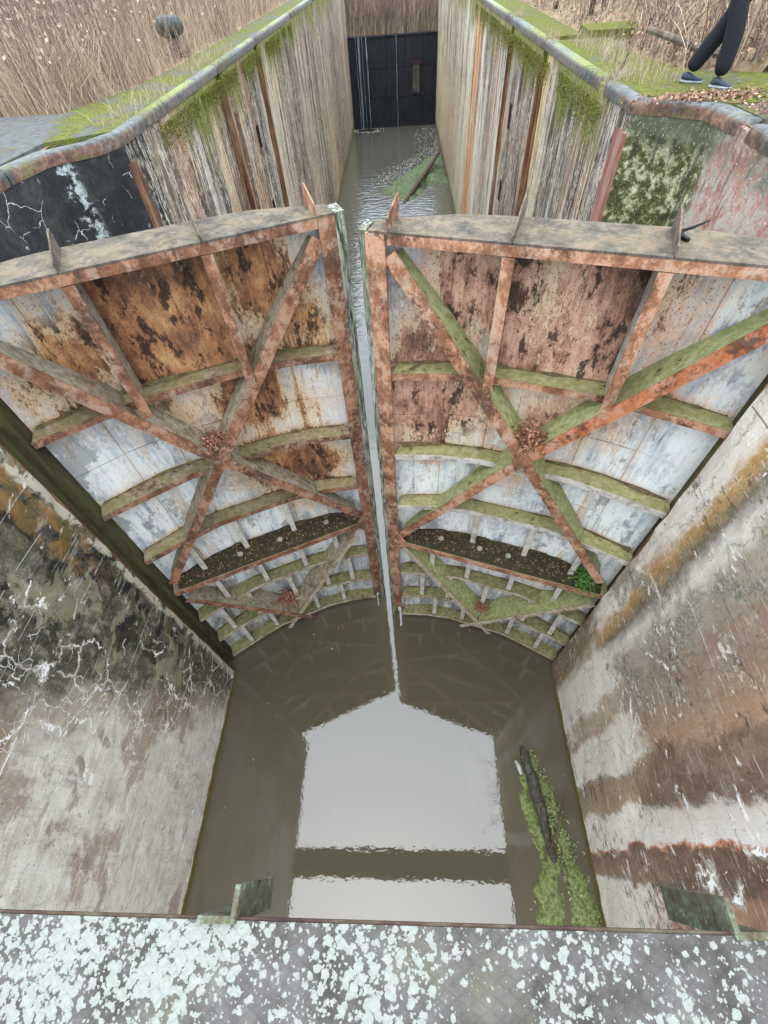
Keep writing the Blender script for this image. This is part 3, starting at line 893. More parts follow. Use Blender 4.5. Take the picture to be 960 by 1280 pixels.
def recess_wall(side):
    L = side == 'left'
    s = -1 if L else 1
    pl = [(XL, 7.9), (-4.12, 7.45), (-4.62, 7.08), (XLR, 6.4), (XLR, 3.3)] if L else [(XR, 7.86), (3.3, 7.74), (3.84, 7.34), (XRR, 6.6), (XRR, 3.3)]
    w = thing('recess_wall', 'black tarry recess wall with white cracks behind the left gate' if L else 'moss blotched reddish recess wall behind the right gate, below the walker', 'wall', (pl[3][0], 5, ZW))
    inv = Matrix.Translation((-pl[3][0], -5, -ZW))
    m = MT['recL' if L else 'recR']
    for (a, b) in zip(pl, pl[1:]):
        bm = bmesh.new()
        n = max(2, int(math.hypot(b[0] - a[0], b[1] - a[1]) / 0.35))
        zs = [ZW - 0.8 + (ZC - 0.06 - ZW + 0.8) * k / 24 for k in range(25)]
        rows = []
        for z in zs:
            row = []
            for i in range(n + 1):
                t = i / n
                d = 0 if i in (0, n) else 0.03 * mnoise.fractal(Vector((a[0] + (b[0] - a[0]) * t, (a[1] + (b[1] - a[1]) * t) * 1.5, z * 1.5)), 1, 2, 4)
                row.append(bm.verts.new((a[0] + (b[0] - a[0]) * t + s * d, a[1] + (b[1] - a[1]) * t, z)))
            rows.append(row)
        for r0, r1 in zip(rows, rows[1:]):
            for i in range(n):
                bm.faces.new((r0[i], r0[i + 1], r1[i + 1], r1[i]))
        # top and back close the panel
        k = Vector((0.5 * s, 0.0))
        tb = [bm.verts.new((a[0] + k.x, a[1], ZC - 0.06)), bm.verts.new((b[0] + k.x, b[1], ZC - 0.06))]
        bm.faces.new([rows[-1][0]] + rows[-1][1:] + [tb[1], tb[0]])
        bm_obj('wall_panel', bm, m, w)
    # nosing: from the chamber corner round into the recess
    x = pl[0][0]
    first = [(x, 8.86), (x, 8.4), pl[0]] if L else [(x, 9.1), (x, 8.5), pl[0]]
    o = -1 if L else 1
    far = [first[0], first[1], (x, pl[0][1]), pl[1], pl[2], pl[3], (pl[3][0], 5.2)]
    # swept in the same sense as the chamber nosing (towards the far end)
    coping_piece(list(reversed(far[:4])), o, w)
    coping_piece(list(reversed(far[3:6])), o, w)
    coping_piece([(pl[3][0], 3.35), (pl[3][0], 4.9), (pl[3][0], 6.36)], o, w)
    bm = bmesh.new()
    p, q = Vector(pl[0]), Vector(pl[1])
    for ch in w.children:
        ch.matrix_parent_inverse = inv
    bm.free()
    return w


def near_wall(side):
    L = side == 'left'
    x = XL if L else XR
    yq = 3.05 if L else 3.2
    back = -5.6 if L else 4.8
    w = thing('head_wall', 'pale cracked concrete wall with black stains in front of the left gate' if L else 'brown and white banded concrete wall in front of the right gate', 'wall', (x, 0, ZW))
    inv = Matrix.Translation((-x, 0, -ZW))
    wall_grid('wall_face', x, -9, yq, ZW - 0.8, ZC, back, MT['nearL' if L else 'nearR'], w, 0.14, (), 0.035, 3 if L else 41)
    s = -1 if L else 1
    # rusty quoin angle standing up the gate end of the wall
    bm = bmesh.new()
    box(bm, min(x + s * 0.06, x + s * 0.4), max(x + s * 0.06, x + s * 0.4), yq + 0.0, yq + 0.05, ZW - 0.6, ZC - 0.1)
    bm_obj('quoin_angle', bm, MT['rustedge'], w)
    bm = bmesh.new()
    box(bm, min(x + s * 0.24, x + s * 1.2), max(x + s * 0.24, x + s * 1.2), yq + 0.052, yq + 0.42, ZW - 0.6, ZC - 0.12)
    bm_obj('hollow_quoin', bm, MT['heel'], w)
    coping_piece([(x, -9), (x, -3), (x, yq)], -1 if L else 1, w)
    for ch in w.children:
        ch.matrix_parent_inverse = inv
    return w


for sd in ('left', 'right'):
    chamber_wall(sd)
    recess_wall(sd)
    near_wall(sd)

# ------------------------------------------------------------------ the two gate leaves
FRONT = [(0, 0.0), (0.55, 0.16), (1.15, 0.26), (2.38, 0.26), (3.05, 0.13), (3.62, 0.0)]        # front edge of the ribs
SKIN = [(-0.1, 0.20), (0.0, 0.24), (0.6, 0.43), (1.17, 0.50), (2.4, 0.51), (2.8, 0.47), (3.62, 0.24)]     # skin plate
RIBZ = [-3.13, -4.48, -5.65, -6.70, -7.85, -8.9, -9.82]


def wear_left(u, z):
    g = lambda cu, cz, su, sz, a: a * math.exp(-((u - cu) / su) ** 2 - ((z - cz) / sz) ** 2)
    w = 0.12 + 0.14 * max(0, min(1, (z + 5.0) / 1.5))
    w += g(0.68, -2.2, 0.32, 0.55, 1.0) + g(0.25, -2.8, 0.3, 0.35, 0.45)
    w += (1.0 if 1.17 < u < 2.45 and z > -3.16 else 0) * (0.62 + 0.25 * math.exp(-((z + 2.7) / 0.4) ** 2))
    w += g(2.75, -2.5, 0.4, 0.5, 0.45) + g(3.2, -2.7, 0.5, 0.35, 0.35)
    w += g(1.35, -3.75, 0.45, 0.5, 0.75) + g(0.95, -3.5, 0.12, 0.5, 0.8) + g(2.2, -3.7, 0.25, 0.5, 0.35)
    w += g(1.1, -5.1, 0.75, 0.5, 0.8) + g(0.4, -5.2, 0.5, 0.4, 0.4) + g(0.3, -4.0, 0.4, 0.4, 0.25)
    w += g(0.9, -6.1, 0.5, 0.4, 0.35)
    return w


def wear_right(u, z):
    g = lambda cu, cz, su, sz, a: a * math.exp(-((u - cu) / su) ** 2 - ((z - cz) / sz) ** 2)
    w = 0.09 + 0.14 * max(0, min(1, (z + 4.6) / 1.5))
    w += g(0.75, -2.1, 0.4, 0.7, 0.75) + g(0.2, -2.8, 0.25, 0.4, 0.4)
    w += (0.48 if 1.17 < u < 2.45 and z > -3.16 else 0)
    w += g(2.15, -1.9, 0.25, 0.3, 0.4)
    w += g(2.6, -2.2, 0.3, 0.7, 0.35)
    w += g(0.45, -3.8, 0.8, 0.7, 0.8) + g(2.5, -3.7, 0.3, 0.6, 0.35) + g(1.9, -3.8, 0.4, 0.5, 0.4)
    w += g(1.7, -5.0, 0.5, 0.3, 0.3) + g(0.4, -4.7, 0.4, 0.15, 0.5)
    return w


def gate(side):
    L = side == 'left'
    P = (-0.79, 4.89) if L else (-0.17, 4.43)
    d = Vector((-2.61, -1.18)).normalized() if L else Vector((2.87, -0.98)).normalized()
    sx = -1 if L else 1
    ax = d * sx
    rz = math.atan2(ax.y, ax.x)
    g = thing('lock_gate', 'left leaf of the rusty mitre gate, browner and more heavily rusted' if L
              else 'right leaf of the mitre gate, greener and paler with orange and salmon bracing', 'lock gate', (P[0], P[1], ZW), rz)
    T = lambda u, v, z: (u * sx, v, z - ZW)
    skin_m = MT['skinL' if L else 'skinR']
    ox = MT['oxide' if L else 'oxideR']
    rib_m = MT['ribL' if L else 'ribR']
    web_m = MT['webL' if L else 'webR']
    wear0 = wear_left if L else wear_right

    def wear(u, z):
        w = wear0(u, z)
        for r in RIBZ[:4]:
            if z >= r:
                w += 0.40 * math.exp(-(z - r) / 0.07)      # dirt and rust just above each rib
            else:
                w += 0.22 * math.exp(-(r - z) / 0.16) * (0.5 + mnoise.noise(Vector((u * 3, r, 2))))
        for q in (0.58, 1.17, 2.38, 3.0):
            w += 0.16 * math.exp(-abs(u - q) / 0.05)       # seams
        return w
    S_ = lambda u: lerp(SKIN, u)
    F_ = lambda u: lerp(FRONT, u)

    # skin plates
    us = [-0.08, 0.58, 1.17, 2.38, 3.0, 3.64]
    zs = [-1.63] + RIBZ + [-10.6]
    for ci, (a, b) in enumerate(zip(us, us[1:])):
        for ri, (t, m) in enumerate(zip(zs, zs[1:])):
            cuts = [t, m] if ri not in (1, 2) else [t, (t + m) / 2 - 0.12, m]
            for t2, m2 in zip(cuts, cuts[1:]):
                nu, nz = max(3, int((b - a) / 0.06)), max(4, int((t2 - m2) / 0.05))
                v, f, wv = [], [], []
                lift = random.uniform(0, 0.006)
                for j in range(nz + 1):
                    for i in range(nu + 1):
                        u = a + 0.003 + (b - a - 0.006) * i / nu
                        z = t2 - 0.003 + (m2 - t2 + 0.006) * j / nz
                        buck = 0.006 * mnoise.noise(Vector((u * 1.7, z * 1.7, 3 if L else 9)))
                        v.append(T(u, S_(u) - lift + buck, z))
                        wv.append(wear(u, z))
                W = nu + 1
                for j in range(nz):
                    for i in range(nu):
                        f.append((j * W + i, j * W + i + 1, (j + 1) * W + i + 1, (j + 1) * W + i))
                # thickness: rim to a back face
                n0 = len(v)
                for (uu, zz) in ((a, t2), (b, t2), (b, m2), (a, m2)):
                    v.append(T(uu, S_(uu) + 0.02, zz))
                    wv.append(0.4)
                c = [0, nu, nz * W + nu, nz * W]
                for k in range(4):
                    f.append((c[k], c[(k + 1) % 4], n0 + (k + 1) % 4, n0 + k))
                f.append((n0, n0 + 1, n0 + 2, n0 + 3))
                o = mesh_obj('skin_panel', v, f, skin_m, g)
                at = o.data.attributes.new('wear', 'FLOAT', 'POINT')
                at.data.foreach_set('value', wv)

    # ribs: bowed shelf with a lip along the front edge
    ul = [0.02, 0.3, 0.58, 0.86, 1.15, 1.55, 1.97, 2.38, 2.7, 3.05, 3.34, 3.6]
    for k, z in enumerate(RIBZ):
        straight = (k == 3)
        mm = MT['low'] if k >= 4 else rib_m
        bm = bmesh.new()
        rows = []
        for u in ul:
            fr = 0.0 if straight else F_(u)
            sag = 0.006 * mnoise.noise(Vector((u * 2, z, 1)))
            rows.append([bm.verts.new(T(u, fr, z + sag)), bm.verts.new(T(u, S_(u) - 0.008, z + sag)), bm.verts.new(T(u, S_(u) - 0.008, z - 0.02 + sag)), bm.verts.new(T(u, fr, z - 0.02 + sag))])
        for r0, r1 in zip(rows, rows[1:]):
            for i in range(4):
                bm.faces.new((r0[i], r0[(i + 1) % 4], r1[(i + 1) % 4], r1[i]))
        bm.faces.new(rows[0])
        bm.faces.new(rows[-1])
        rib = bm_obj('rib', bm, mm, g)
        bm = bmesh.new()
        rows = []
        hh = 0.10 if straight else 0.075
        for u in ul:
            fr = 0.0 if straight else F_(u)
            rows.append([bm.verts.new(T(u, fr - q, z + dz)) for q, dz in ((0.0015, 0.012), (0.018, 0.012), (0.018, -hh), (0.0015, -hh))])
        for r0, r1 in zip(rows, rows[1:]):
            for i in range(4):
                bm.faces.new((r0[i], r0[(i + 1) % 4], r1[(i + 1) % 4], r1[i]))
        bm.faces.new(rows[0])
        bm.faces.new(rows[-1])
        bm_obj('rib_lip', bm, ox if k in (0, 3) else (MT['pale'] if (k in (1, 2) and not L) else (MT['low'] if k > 3 else ox)), rib)

    # bracing: front flange with a web plate running back to the skin
    def brace(p0, p1, mat, w=0.16, web=True, front=-0.022, name='brace', webend=0.0):
        (u0, z0), (u1, z1) = p0, p1
        D = Vector((u1 - u0, z1 - z0)).normalized()
        N = Vector((-D.y, D.x))
        bm = bmesh.new()
        seg = 10
        rows = []
        for i in range(seg + 1):
            t = i / seg
            c = Vector((u0 + (u1 - u0) * t, z0 + (z1 - z0) * t))
            j = 0.5 * w * (1 + 0.05 * mnoise.noise(Vector((c.x * 4, c.y * 4, 2))))
            rows.append([bm.verts.new(T(c.x + N.x * q * j, vv, c.y + N.y * q * j)) for q, vv in ((-1, front), (1, front), (1, front + 0.02), (-1, front + 0.02))])
        for r0, r1 in zip(rows, rows[1:]):
            for i in range(4):
                bm.faces.new((r0[i], r0[(i + 1) % 4], r1[(i + 1) % 4], r1[i]))
        bm.faces.new(rows[0])
        bm.faces.new(rows[-1])
        o = bm_obj(name, bm, mat, g)
        if web:
            bm = bmesh.new()
            rows = []
            for i in range(seg + 1):
                t = 0.02 + (0.96 - webend) * i / seg
                c = Vector((u0 + (u1 - u0) * t, z0 + (z1 - z0) * t))
                b1 = S_(c.x) - 0.012
                rows.append([bm.verts.new(T(c.x + N.x * q, vv, c.y + N.y * q)) for q, vv in ((-0.009, front + 0.022), (0.009, front + 0.022), (0.009, b1), (-0.009, b1))])
            for r0, r1 in zip(rows, rows[1:]):
                for i in range(4):
                    bm.faces.new((r0[i], r0[(i + 1) % 4], r1[(i + 1) % 4], r1[i]))
            bm.faces.new(rows[0])
            bm.faces.new(rows[-1])
            bm_obj('brace_web', bm, web_m, o)
        return o
    c = (1.88, -4.18) if L else (1.74, -4.06)
    brace((3.56, -1.78), (c[0] + 0.02, c[1] + 0.03), MT['oxide'] if L else MT['orange'], 0.15)
    brace((0.06, -1.80), (c[0] - 0.02, c[1] + 0.03), ox, 0.15)
    brace((c[0] - 0.02, c[1] - 0.03), (0.06, -6.48), ox, 0.135, front=-0.0215)
    brace((c[0] + 0.02, c[1] - 0.03), (3.50, -6.42) if L else (3.38, -6.32), ox, 0.135, front=-0.0215)
    c2 = (1.86, -9.2) if L else (1.74, -9.05)
    brace((0.12, -6.86), (c2[0] + 0.32, c2[1] - 0.42), MT['low'], 0.10, front=-0.0225, webend=0.15)
    brace((3.5, -6.98), (c2[0] - 0.32, c2[1] - 0.42), ox if L else MT['low'], 0.10, front=-0.0455, webend=0.15)
    # gusset plate at the crossing
    bm = bmesh.new()
    hull8(bm, [T(c[0] + q * 0.14, v_, c[1] + r * 0.17) for v_ in (-0.047, -0.024) for q, r in ((-1, 0), (0, -1), (1, 0), (0, 1))])
    bm_obj('gusset_plate', bm, ox, g)

    # uprights from the top beam to the bracing
    for (uu, zb) in ((1.16, -3.22), (2.39, -3.2 if L else -3.12)):
        bm = bmesh.new()
        hull8(bm, [T(uu + q, v_, z) for z in (zb, -1.71) for q, v_ in ((-0.055, -0.044), (0.055, -0.044), (0.055, -0.0245), (-0.055, -0.0245))])
        up = bm_obj('upright', bm, ox, g)
        bm = bmesh.new()
        hull8(bm, [T(uu + q, v_, z) for z in (-3.11, -1.66) for q, v_ in ((-0.008, -0.0235), (0.008, -0.0235), (0.008, 0.49), (-0.008, 0.49))])
        bm_obj('upright_web', bm, MT['webL'] if L else MT['pale'], up)

    # meeting post: steel channel and timber seal
    bm = bmesh.new()
    pu = (-0.13, 0.05) if L else (-0.16, 0.03)
    hull8(bm, [T(u, v_, z) for z in (-9.62 if L else -9.42, -1.612) for u, v_ in ((pu[0], -0.05), (pu[1], -0.05), (pu[1], -0.0265), (pu[0], -0.0265))])
    bm_obj('meeting_post', bm, ox, g)
    bm = bmesh.new()
    hull8(bm, [T(u, v_, z) for z in (-9.75, -1.62) for u, v_ in ((pu[0] + 0.004, -0.0255), (pu[0] + 0.03, -0.0255), (pu[0] + 0.03, 0.21), (pu[0] + 0.004, 0.21))])
    bm_obj('meeting_post_web', bm, ox, g)
    bm = bmesh.new()
    n = 40
    rows = []
    for i in range(n + 1):
        z = -10.3 + (8.70) * i / n
        e = lambda k: 0.012 * mnoise.noise(Vector((k * 3.1, z * 2.3, 1 if L else 7)))
        rows.append([bm.verts.new(T(u, v_, z)) for u, v_ in ((-0.238 + e(1), -0.02 + e(2)), (pu[0] + 0.001, -0.045 + e(3)), (pu[0] + 0.001, 0.20), (-0.238 + e(4), 0.22 + e(5)))])
    for r0, r1 in zip(rows, rows[1:]):
        for i in range(4):
            bm.faces.new((r0[i], r0[(i + 1) % 4], r1[(i + 1) % 4], r1[i]))
    bm.faces.new(rows[0])
    bm.faces.new(rows[-1])
    bm_obj('timber_seal', bm, MT['timber'], g)

    # heel post
    bm = bmesh.new()
    prof = [(3.62, -0.03)] + [(3.74 + 0.17 * sin(a), 0.14 - 0.17 * cos(a)) for a in [pi * k / 10 for k in range(11)]] + [(3.62, 0.31)]
    lo = [bm.verts.new(T(u, v_, -10.4)) for u, v_ in prof]
    hi = [bm.verts.new(T(u, v_, -1.63)) for u, v_ in prof]
    for i in range(len(prof)):
        bm.faces.new((lo[i], lo[(i + 1) % len(prof)], hi[(i + 1) % len(prof)], hi[i]))
    bm.faces.new(lo)
    bm.faces.new(hi)
    bm_obj('heel_post', bm, MT['heel'], g)

    # top beam: bowed plate in three lengths with a front fascia, rear lip
    tb = [(-0.13, 0.20), (0.0, 0.26), (0.6, 0.48), (1.17, 0.525), (2.4, 0.535), (2.8, 0.50), (3.3, 0.36), (3.66, 0.2)]
    for (a, b) in ((-0.13, 1.17), (1.17, 2.4), (2.4, 3.66)):
        pts = [p for p in tb if a <= p[0] <= b]
        bm = bmesh.new()
        outline = [(a + 0.004, -0.05)] + [(min(max(p[0], a + 0.004), b - 0.004), p[1]) for p in pts] + [(b - 0.004, -0.05)]
        lo = [bm.verts.new(T(u, v_, -1.61)) for u, v_ in outline]
        hi = [bm.verts.new(T(u, v_, -1.59)) for u, v_ in outline]
        for i in range(len(outline)):
            bm.faces.new((lo[i], lo[(i + 1) % len(outline)], hi[(i + 1) % len(outline)], hi[i]))
        bm.faces.new(lo)
        bm.faces.new(hi)
        bm_obj('top_plate', bm, MT['top'], g)
    bm = bmesh.new()
    hull8(bm, [T(u, v_, z) for z in (-1.70, -1.6115) for u, v_ in ((0.055, -0.049), (3.62, -0.049), (3.62, -0.028), (0.055, -0.028))])
    bm_obj('top_fascia', bm, ox, g)
    # gusset fins standing on the top plate
    for (u, vr, h0, h1) in ((0.06, 0.27, 0.10, 0.20), (1.165, 0.5, 0.05, 0.18), (2.395, 0.5, 0.07, 0.17)):
        bm = bmesh.new()
        pr = [(-0.045, -1.588), (vr, -1.588), (vr, -1.588 + h1), (vr * 0.75, -1.588 + h1 * 0.95), (-0.045, -1.588 + h0)]
        A = [bm.verts.new(T(u - 0.007, v_, z)) for v_, z in pr]
        B = [bm.verts.new(T(u + 0.007, v_, z)) for v_, z in pr]
        for i in range(5):
            bm.faces.new((A[i], A[(i + 1) % 5], B[(i + 1) % 5], B[i]))
        bm.faces.new(A)
        bm.faces.new(B)
        bm_obj('fin', bm, ox if u < 1 else MT['top'], g)

    # pale stiffeners between the lower ribs
    sts = [(2, 1.30, 0.35), (2, 2.2, 0.35), (2, 3.0, 0.35), (3, 0.62, 0.3), (3, 1.32, 0.3), (3, 2.15, 0.3), (3, 2.95, 0.3), (4, 0.45, 0.3), (4, 1.0, 0.3), (4, 1.75, 0.3), (4, 2.62, 0.3), (4, 3.2, 0.3),
           (5, 0.75, 0.3), (5, 1.4, 0.3), (5, 2.45, 0.3), (5, 3.1, 0.3)]
    for k, u, _ in sts:
        bm = bmesh.new()
        f0 = F_(u) + 0.02 + (0.06 if k == 2 else 0)
        hull8(bm, [T(u + q, v_, z) for z in (RIBZ[k + 1] + 0.002, RIBZ[k] - 0.0215) for q, v_ in ((-0.045, f0), (0.045, f0), (0.045, f0 + 0.014), (-0.045, f0 + 0.014))])
        hull8(bm, [T(u + q, v_, z) for z in (RIBZ[k + 1] + 0.002, RIBZ[k] - 0.0215) for q, v_ in ((-0.007, f0 + 0.0145), (0.007, f0 + 0.0145), (0.007, S_(u) - 0.012), (-0.007, S_(u) - 0.012))])
        bm_obj('stiffener', bm, MT['pale'], g)

    # soil and litter lying on the wide fourth rib, with bolt heads showing
    bm = bmesh.new()
    nu, nv = 60, 9
    rows = []
    for i in range(nu + 1):
        u = 0.08 + 3.42 * i / nu
        row = []
        for j in range(nv + 1):
            t = j / nv
            v_ = 0.015 + (S_(u) - 0.03) * t
            h = 0.012 + 0.05 * t + 0.03 * mnoise.fractal(Vector((u * 5, v_ * 7, 4 if L else 2)), 1, 2, 4)
            if j in (0, nv):
                h = 0.002 if j == 0 else h + 0.02
            row.append(bm.verts.new(T(u, v_, RIBZ[3] + max(0.003, h))))
        rows.append(row)
    for r0, r1 in zip(rows, rows[1:]):
        for j in range(nv):
            bm.faces.new((r0[j], r0[j + 1], r1[j + 1], r1[j]))
    o = bm_obj('soil', bm, MT['dirt'], None, True)
    o.location, o.rotation_euler = g.location, g.rotation_euler
    tag(o, 'dark soil and litter lying on the wide shelf of the ' + ('left' if L else 'right') + ' gate', 'soil', None, 'stuff')
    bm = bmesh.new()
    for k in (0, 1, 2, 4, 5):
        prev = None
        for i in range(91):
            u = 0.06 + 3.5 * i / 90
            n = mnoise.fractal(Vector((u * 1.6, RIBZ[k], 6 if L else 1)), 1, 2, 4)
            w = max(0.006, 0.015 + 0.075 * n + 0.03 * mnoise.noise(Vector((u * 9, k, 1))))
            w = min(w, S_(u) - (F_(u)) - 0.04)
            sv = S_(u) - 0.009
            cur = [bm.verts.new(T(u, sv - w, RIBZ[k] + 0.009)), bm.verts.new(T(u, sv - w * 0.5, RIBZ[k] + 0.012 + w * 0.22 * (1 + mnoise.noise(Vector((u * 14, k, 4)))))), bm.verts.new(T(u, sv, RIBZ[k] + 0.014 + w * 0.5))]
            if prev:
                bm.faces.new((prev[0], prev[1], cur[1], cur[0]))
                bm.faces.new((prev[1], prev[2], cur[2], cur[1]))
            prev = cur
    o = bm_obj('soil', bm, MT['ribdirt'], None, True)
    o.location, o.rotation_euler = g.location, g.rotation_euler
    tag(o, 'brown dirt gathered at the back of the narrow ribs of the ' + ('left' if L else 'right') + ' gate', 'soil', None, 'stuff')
    # gusset where the bracing meets the meeting post
    bm = bmesh.new()
    pr = [(pu[0] + 0.01, -6.86), (0.08, -6.86), (0.17, -6.74), (0.17, -6.56), (0.08, -6.42), (pu[0] + 0.01, -6.42)]
    A = [bm.verts.new(T(u, -0.064, z)) for u, z in pr]
    B = [bm.verts.new(T(u, -0.0505, z)) for u, z in pr]
    for i in range(6):
        bm.faces.new((A[i], A[(i + 1) % 6], B[(i + 1) % 6], B[i]))
    bm.faces.new(A)
    bm.faces.new(B)
    gp = bm_obj('gusset_plate', bm, ox, g)
    for i in range(8):
        bm = bmesh.new()
        u, z = (pu[0] + 0.05 if i % 2 else 0.04), -6.8 + 0.11 * (i // 2)
        lathe(bm, [(0.016, 0), (0.014, 0.008), (0.004, 0.012)], (0, 0, 0), 8)
        bmesh.ops.transform(bm, matrix=Matrix.Translation(T(u, -0.064, z)) @ Matrix.Rotation(pi / 2, 4, 'X'), verts=bm.verts[:])
        bm_obj('rivet', bm, ox, gp)
    v, f = [], []
    for q in range(900):
        u = random.uniform(0.1, 3.4)
        if mnoise.noise(Vector((u * 2.5, q * 0.01, 3))) < 0.0:
            continue
        vv = random.uniform(0.05, S_(u) - 0.03)
        z = RIBZ[3] + 0.05 + 0.05 * vv / S_(u) + random.uniform(-0.01, 0.03)
        r = random.uniform(0.006, 0.022)
        a = random.uniform(0, 6.28)
        i = len(v)
        v += [T(u + r * cos(a), vv + r * sin(a), z), T(u - r * sin(a) * 0.5, vv + r * cos(a) * 0.5, z + random.uniform(0, 0.015)), T(u - r * cos(a), vv - r * sin(a), z), T(u + r * sin(a) * 0.5, vv - r * cos(a) * 0.5, z)]
        f.append((i, i + 1, i + 2, i + 3))
    o = mesh_obj('leaf_litter', v, f, MT['deadleaf'])
    o.location, o.rotation_euler = g.location, g.rotation_euler
    tag(o, 'scattered dead leaf scraps on the shelf of the ' + ('left' if L else 'right') + ' gate', 'leaf litter', None, 'stuff')
    for u in (0.75, 1.45, 1.95) if not L else (0.7, 1.6, 2.35):
        bm = bmesh.new()
        lathe(bm, [(0.05, 0), (0.05, 0.02), (0.035, 0.03)], T(u, 0.24, RIBZ[3] + 0.07), 12)
        bm_obj('bolt_cap', bm, MT['stone'], g)
    return g, T, rz


gl, TL, rzl = gate('left')
gr, TR, rzr = gate('right')


def wpt(g, T, u, v, z):
    return Matrix.Translation(g.location) @ Matrix.Rotation(g.rotation_euler.z, 4, 'Z') @ Vector(T(u, v, z))


# dry tufts lodged in the bracing
def tuft(c, r, n, label, mat='tuft', name='dry_plant', cat='plant', up=1.0):
    bm = bmesh.new()
    for i in range(n):
        a, b = random.uniform(0, 2 * pi), random.uniform(-0.2, 1.4)
        rr = r * random.uniform(0.35, 1.0)
        dv = Vector((cos(a) * cos(b), sin(a) * cos(b), sin(b) * up)) * rr
        p0 = Vector(c) + Vector((random.uniform(-1, 1), random.uniform(-1, 1), random.uniform(-0.3, 0.4))) * r * 0.35
        p1 = p0 + dv * 0.55 + Vector((0, 0, 0.05 * r))
        p2 = p0 + dv - Vector((0, 0, 0.15 * r))
        w = r * 0.018
        tube(bm, [p0, p1, p2], [w, w * 0.8, w * 0.4], 3, False)
        for k in range(3):
            q = p1.lerp(p2, random.uniform(0.0, 1.0)) + Vector((random.uniform(-1, 1), random.uniform(-1, 1), random.uniform(-1, 1))) * r * 0.10
            e1 = Vector((random.uniform(-1, 1), random.uniform(-1, 1), random.uniform(-1, 1))).normalized() * r * 0.09
            e2 = e1.cross(Vector((random.uniform(-1, 1), random.uniform(-1, 1), random.uniform(-1, 1)))).normalized() * r * 0.05
            bm.faces.new([bm.verts.new(q + s) for s in (e1, e2, -e1, -e2)])
    me = bpy.data.meshes.new(name)
    bm.to_mesh(me)
    bm.free()
    me.materials.append(MT[mat])
    o = bpy.data.objects.new(name, me)
    COL.objects.link(o)
    return tag(o, label, cat)


tuft(wpt(gl, TL, 1.86, 0.16, -3.97), 0.24, 150, 'dry brown plant tuft lodged above the crossing of the left gate bracing')
tuft(wpt(gr, TR, 1.74, 0.14, -3.86), 0.27, 240, 'bushy red brown plant tuft lodged above the crossing of the right gate bracing')
tuft(wpt(gl, TL, 1.95, 0.22, -8.75), 0.26, 150, 'dry plant tuft caught in the low brace fork of the left gate')
tuft(wpt(gr, TR, 1.76, 0.2, -8.75), 0.2, 120, 'small dry plant tuft caught in the low brace fork of the right gate')
tuft(wpt(gr, TR, 3.2, 0.12, -6.55), 0.27, 130, 'green fern growing at the heel end of the right gate shelf', 'fern', 'fern', 'fern')
tuft(wpt(gl, TL, 3.45, 0.12, -6.5), 0.12, 40, 'little rusty plant tuft at the heel corner of the left gate bracing')

# black strap lying on the right top beam
bm = bmesh.new()
p = wpt(gr, TR, 2.46, 0.3, -1.575)
q = Vector((cos(rzr), sin(rzr), 0))
tube(bm, [p + q * 0.02 + Vector((0, -0.06, 0)), p, p + Vector((0, 0.06, 0.02)), p + q * 0.09 + Vector((0, 0.08, 0.05)), p + q * 0.2 + Vector((0, 0.12, 0.09))], [0.018, 0.02, 0.016, 0.012, 0.006], 5)
tag(bm_obj('black_strap', bm, MT['black'], None), 'scrap of black strap standing up on the right gate top plate', 'strap')

# ------------------------------------------------------------------ footbridge the picture is taken from
def footbridge():
    zt = -1.30
    b = thing('footbridge', 'steel footbridge deck blotched with white lichen along the bottom of the picture', 'footbridge', (0, -0.5, zt))
    inv = Matrix.Translation((0, 0.5, -zt))
    bm = bmesh.new()
    n = 60
    f0, f1 = [], []
    box(bm, -5.4, 4.6, -0.9, -0.142, zt - 0.012, zt)
    bm_obj('deck_plate', bm, MT['lichen'], b)
    for y0, y1, hh in ((-0.1415, -0.136, 0.016), (-0.2, -0.18, 0.2), (-0.93, -0.9005, 0.2)):
        bm = bmesh.new()
        box(bm, -5.4, 4.6, y0, y1, zt - hh, zt - (0.013 if hh == 0.2 and y0 > -0.5 else 0.004))
        bm_obj('edge_beam', bm, MT['bridge'], b)
    bm = bmesh.new()
    box(bm, -5.4, 4.6, -0.6, -0.45, zt - 0.26, zt - 0.013)
    bm_obj('centre_beam', bm, MT['bridge'], b)
    for x, s in ((-0.405, -1), (0.665, 1)):
        bm = bmesh.new()
        hull8(bm, [(x, -0.147, zt - 0.29), (x + 0.012, -0.147, zt - 0.29), (x + 0.012, -0.08, zt - 0.29), (x, -0.08, zt - 0.29),
                   (x, -0.147, zt + 0.012), (x + 0.012, -0.147, zt + 0.012), (x + 0.012, -0.08, zt + 0.012), (x, -0.08, zt + 0.012)])
        k = bm_obj('bracket', bm, MT['bracket'], b)
        bm = bmesh.new()
        xa, xb = sorted((x + (0.012 if s > 0 else 0), x + s * 0.075))
        box(bm, xa, xb, -0.1472, -0.134, zt - 0.29, zt + 0.011)
        bm_obj('bracket_leg', bm, MT['bracket'], k)
        k.matrix_parent_inverse = inv
    for ch in b.children:
        ch.matrix_parent_inverse = inv


footbridge()

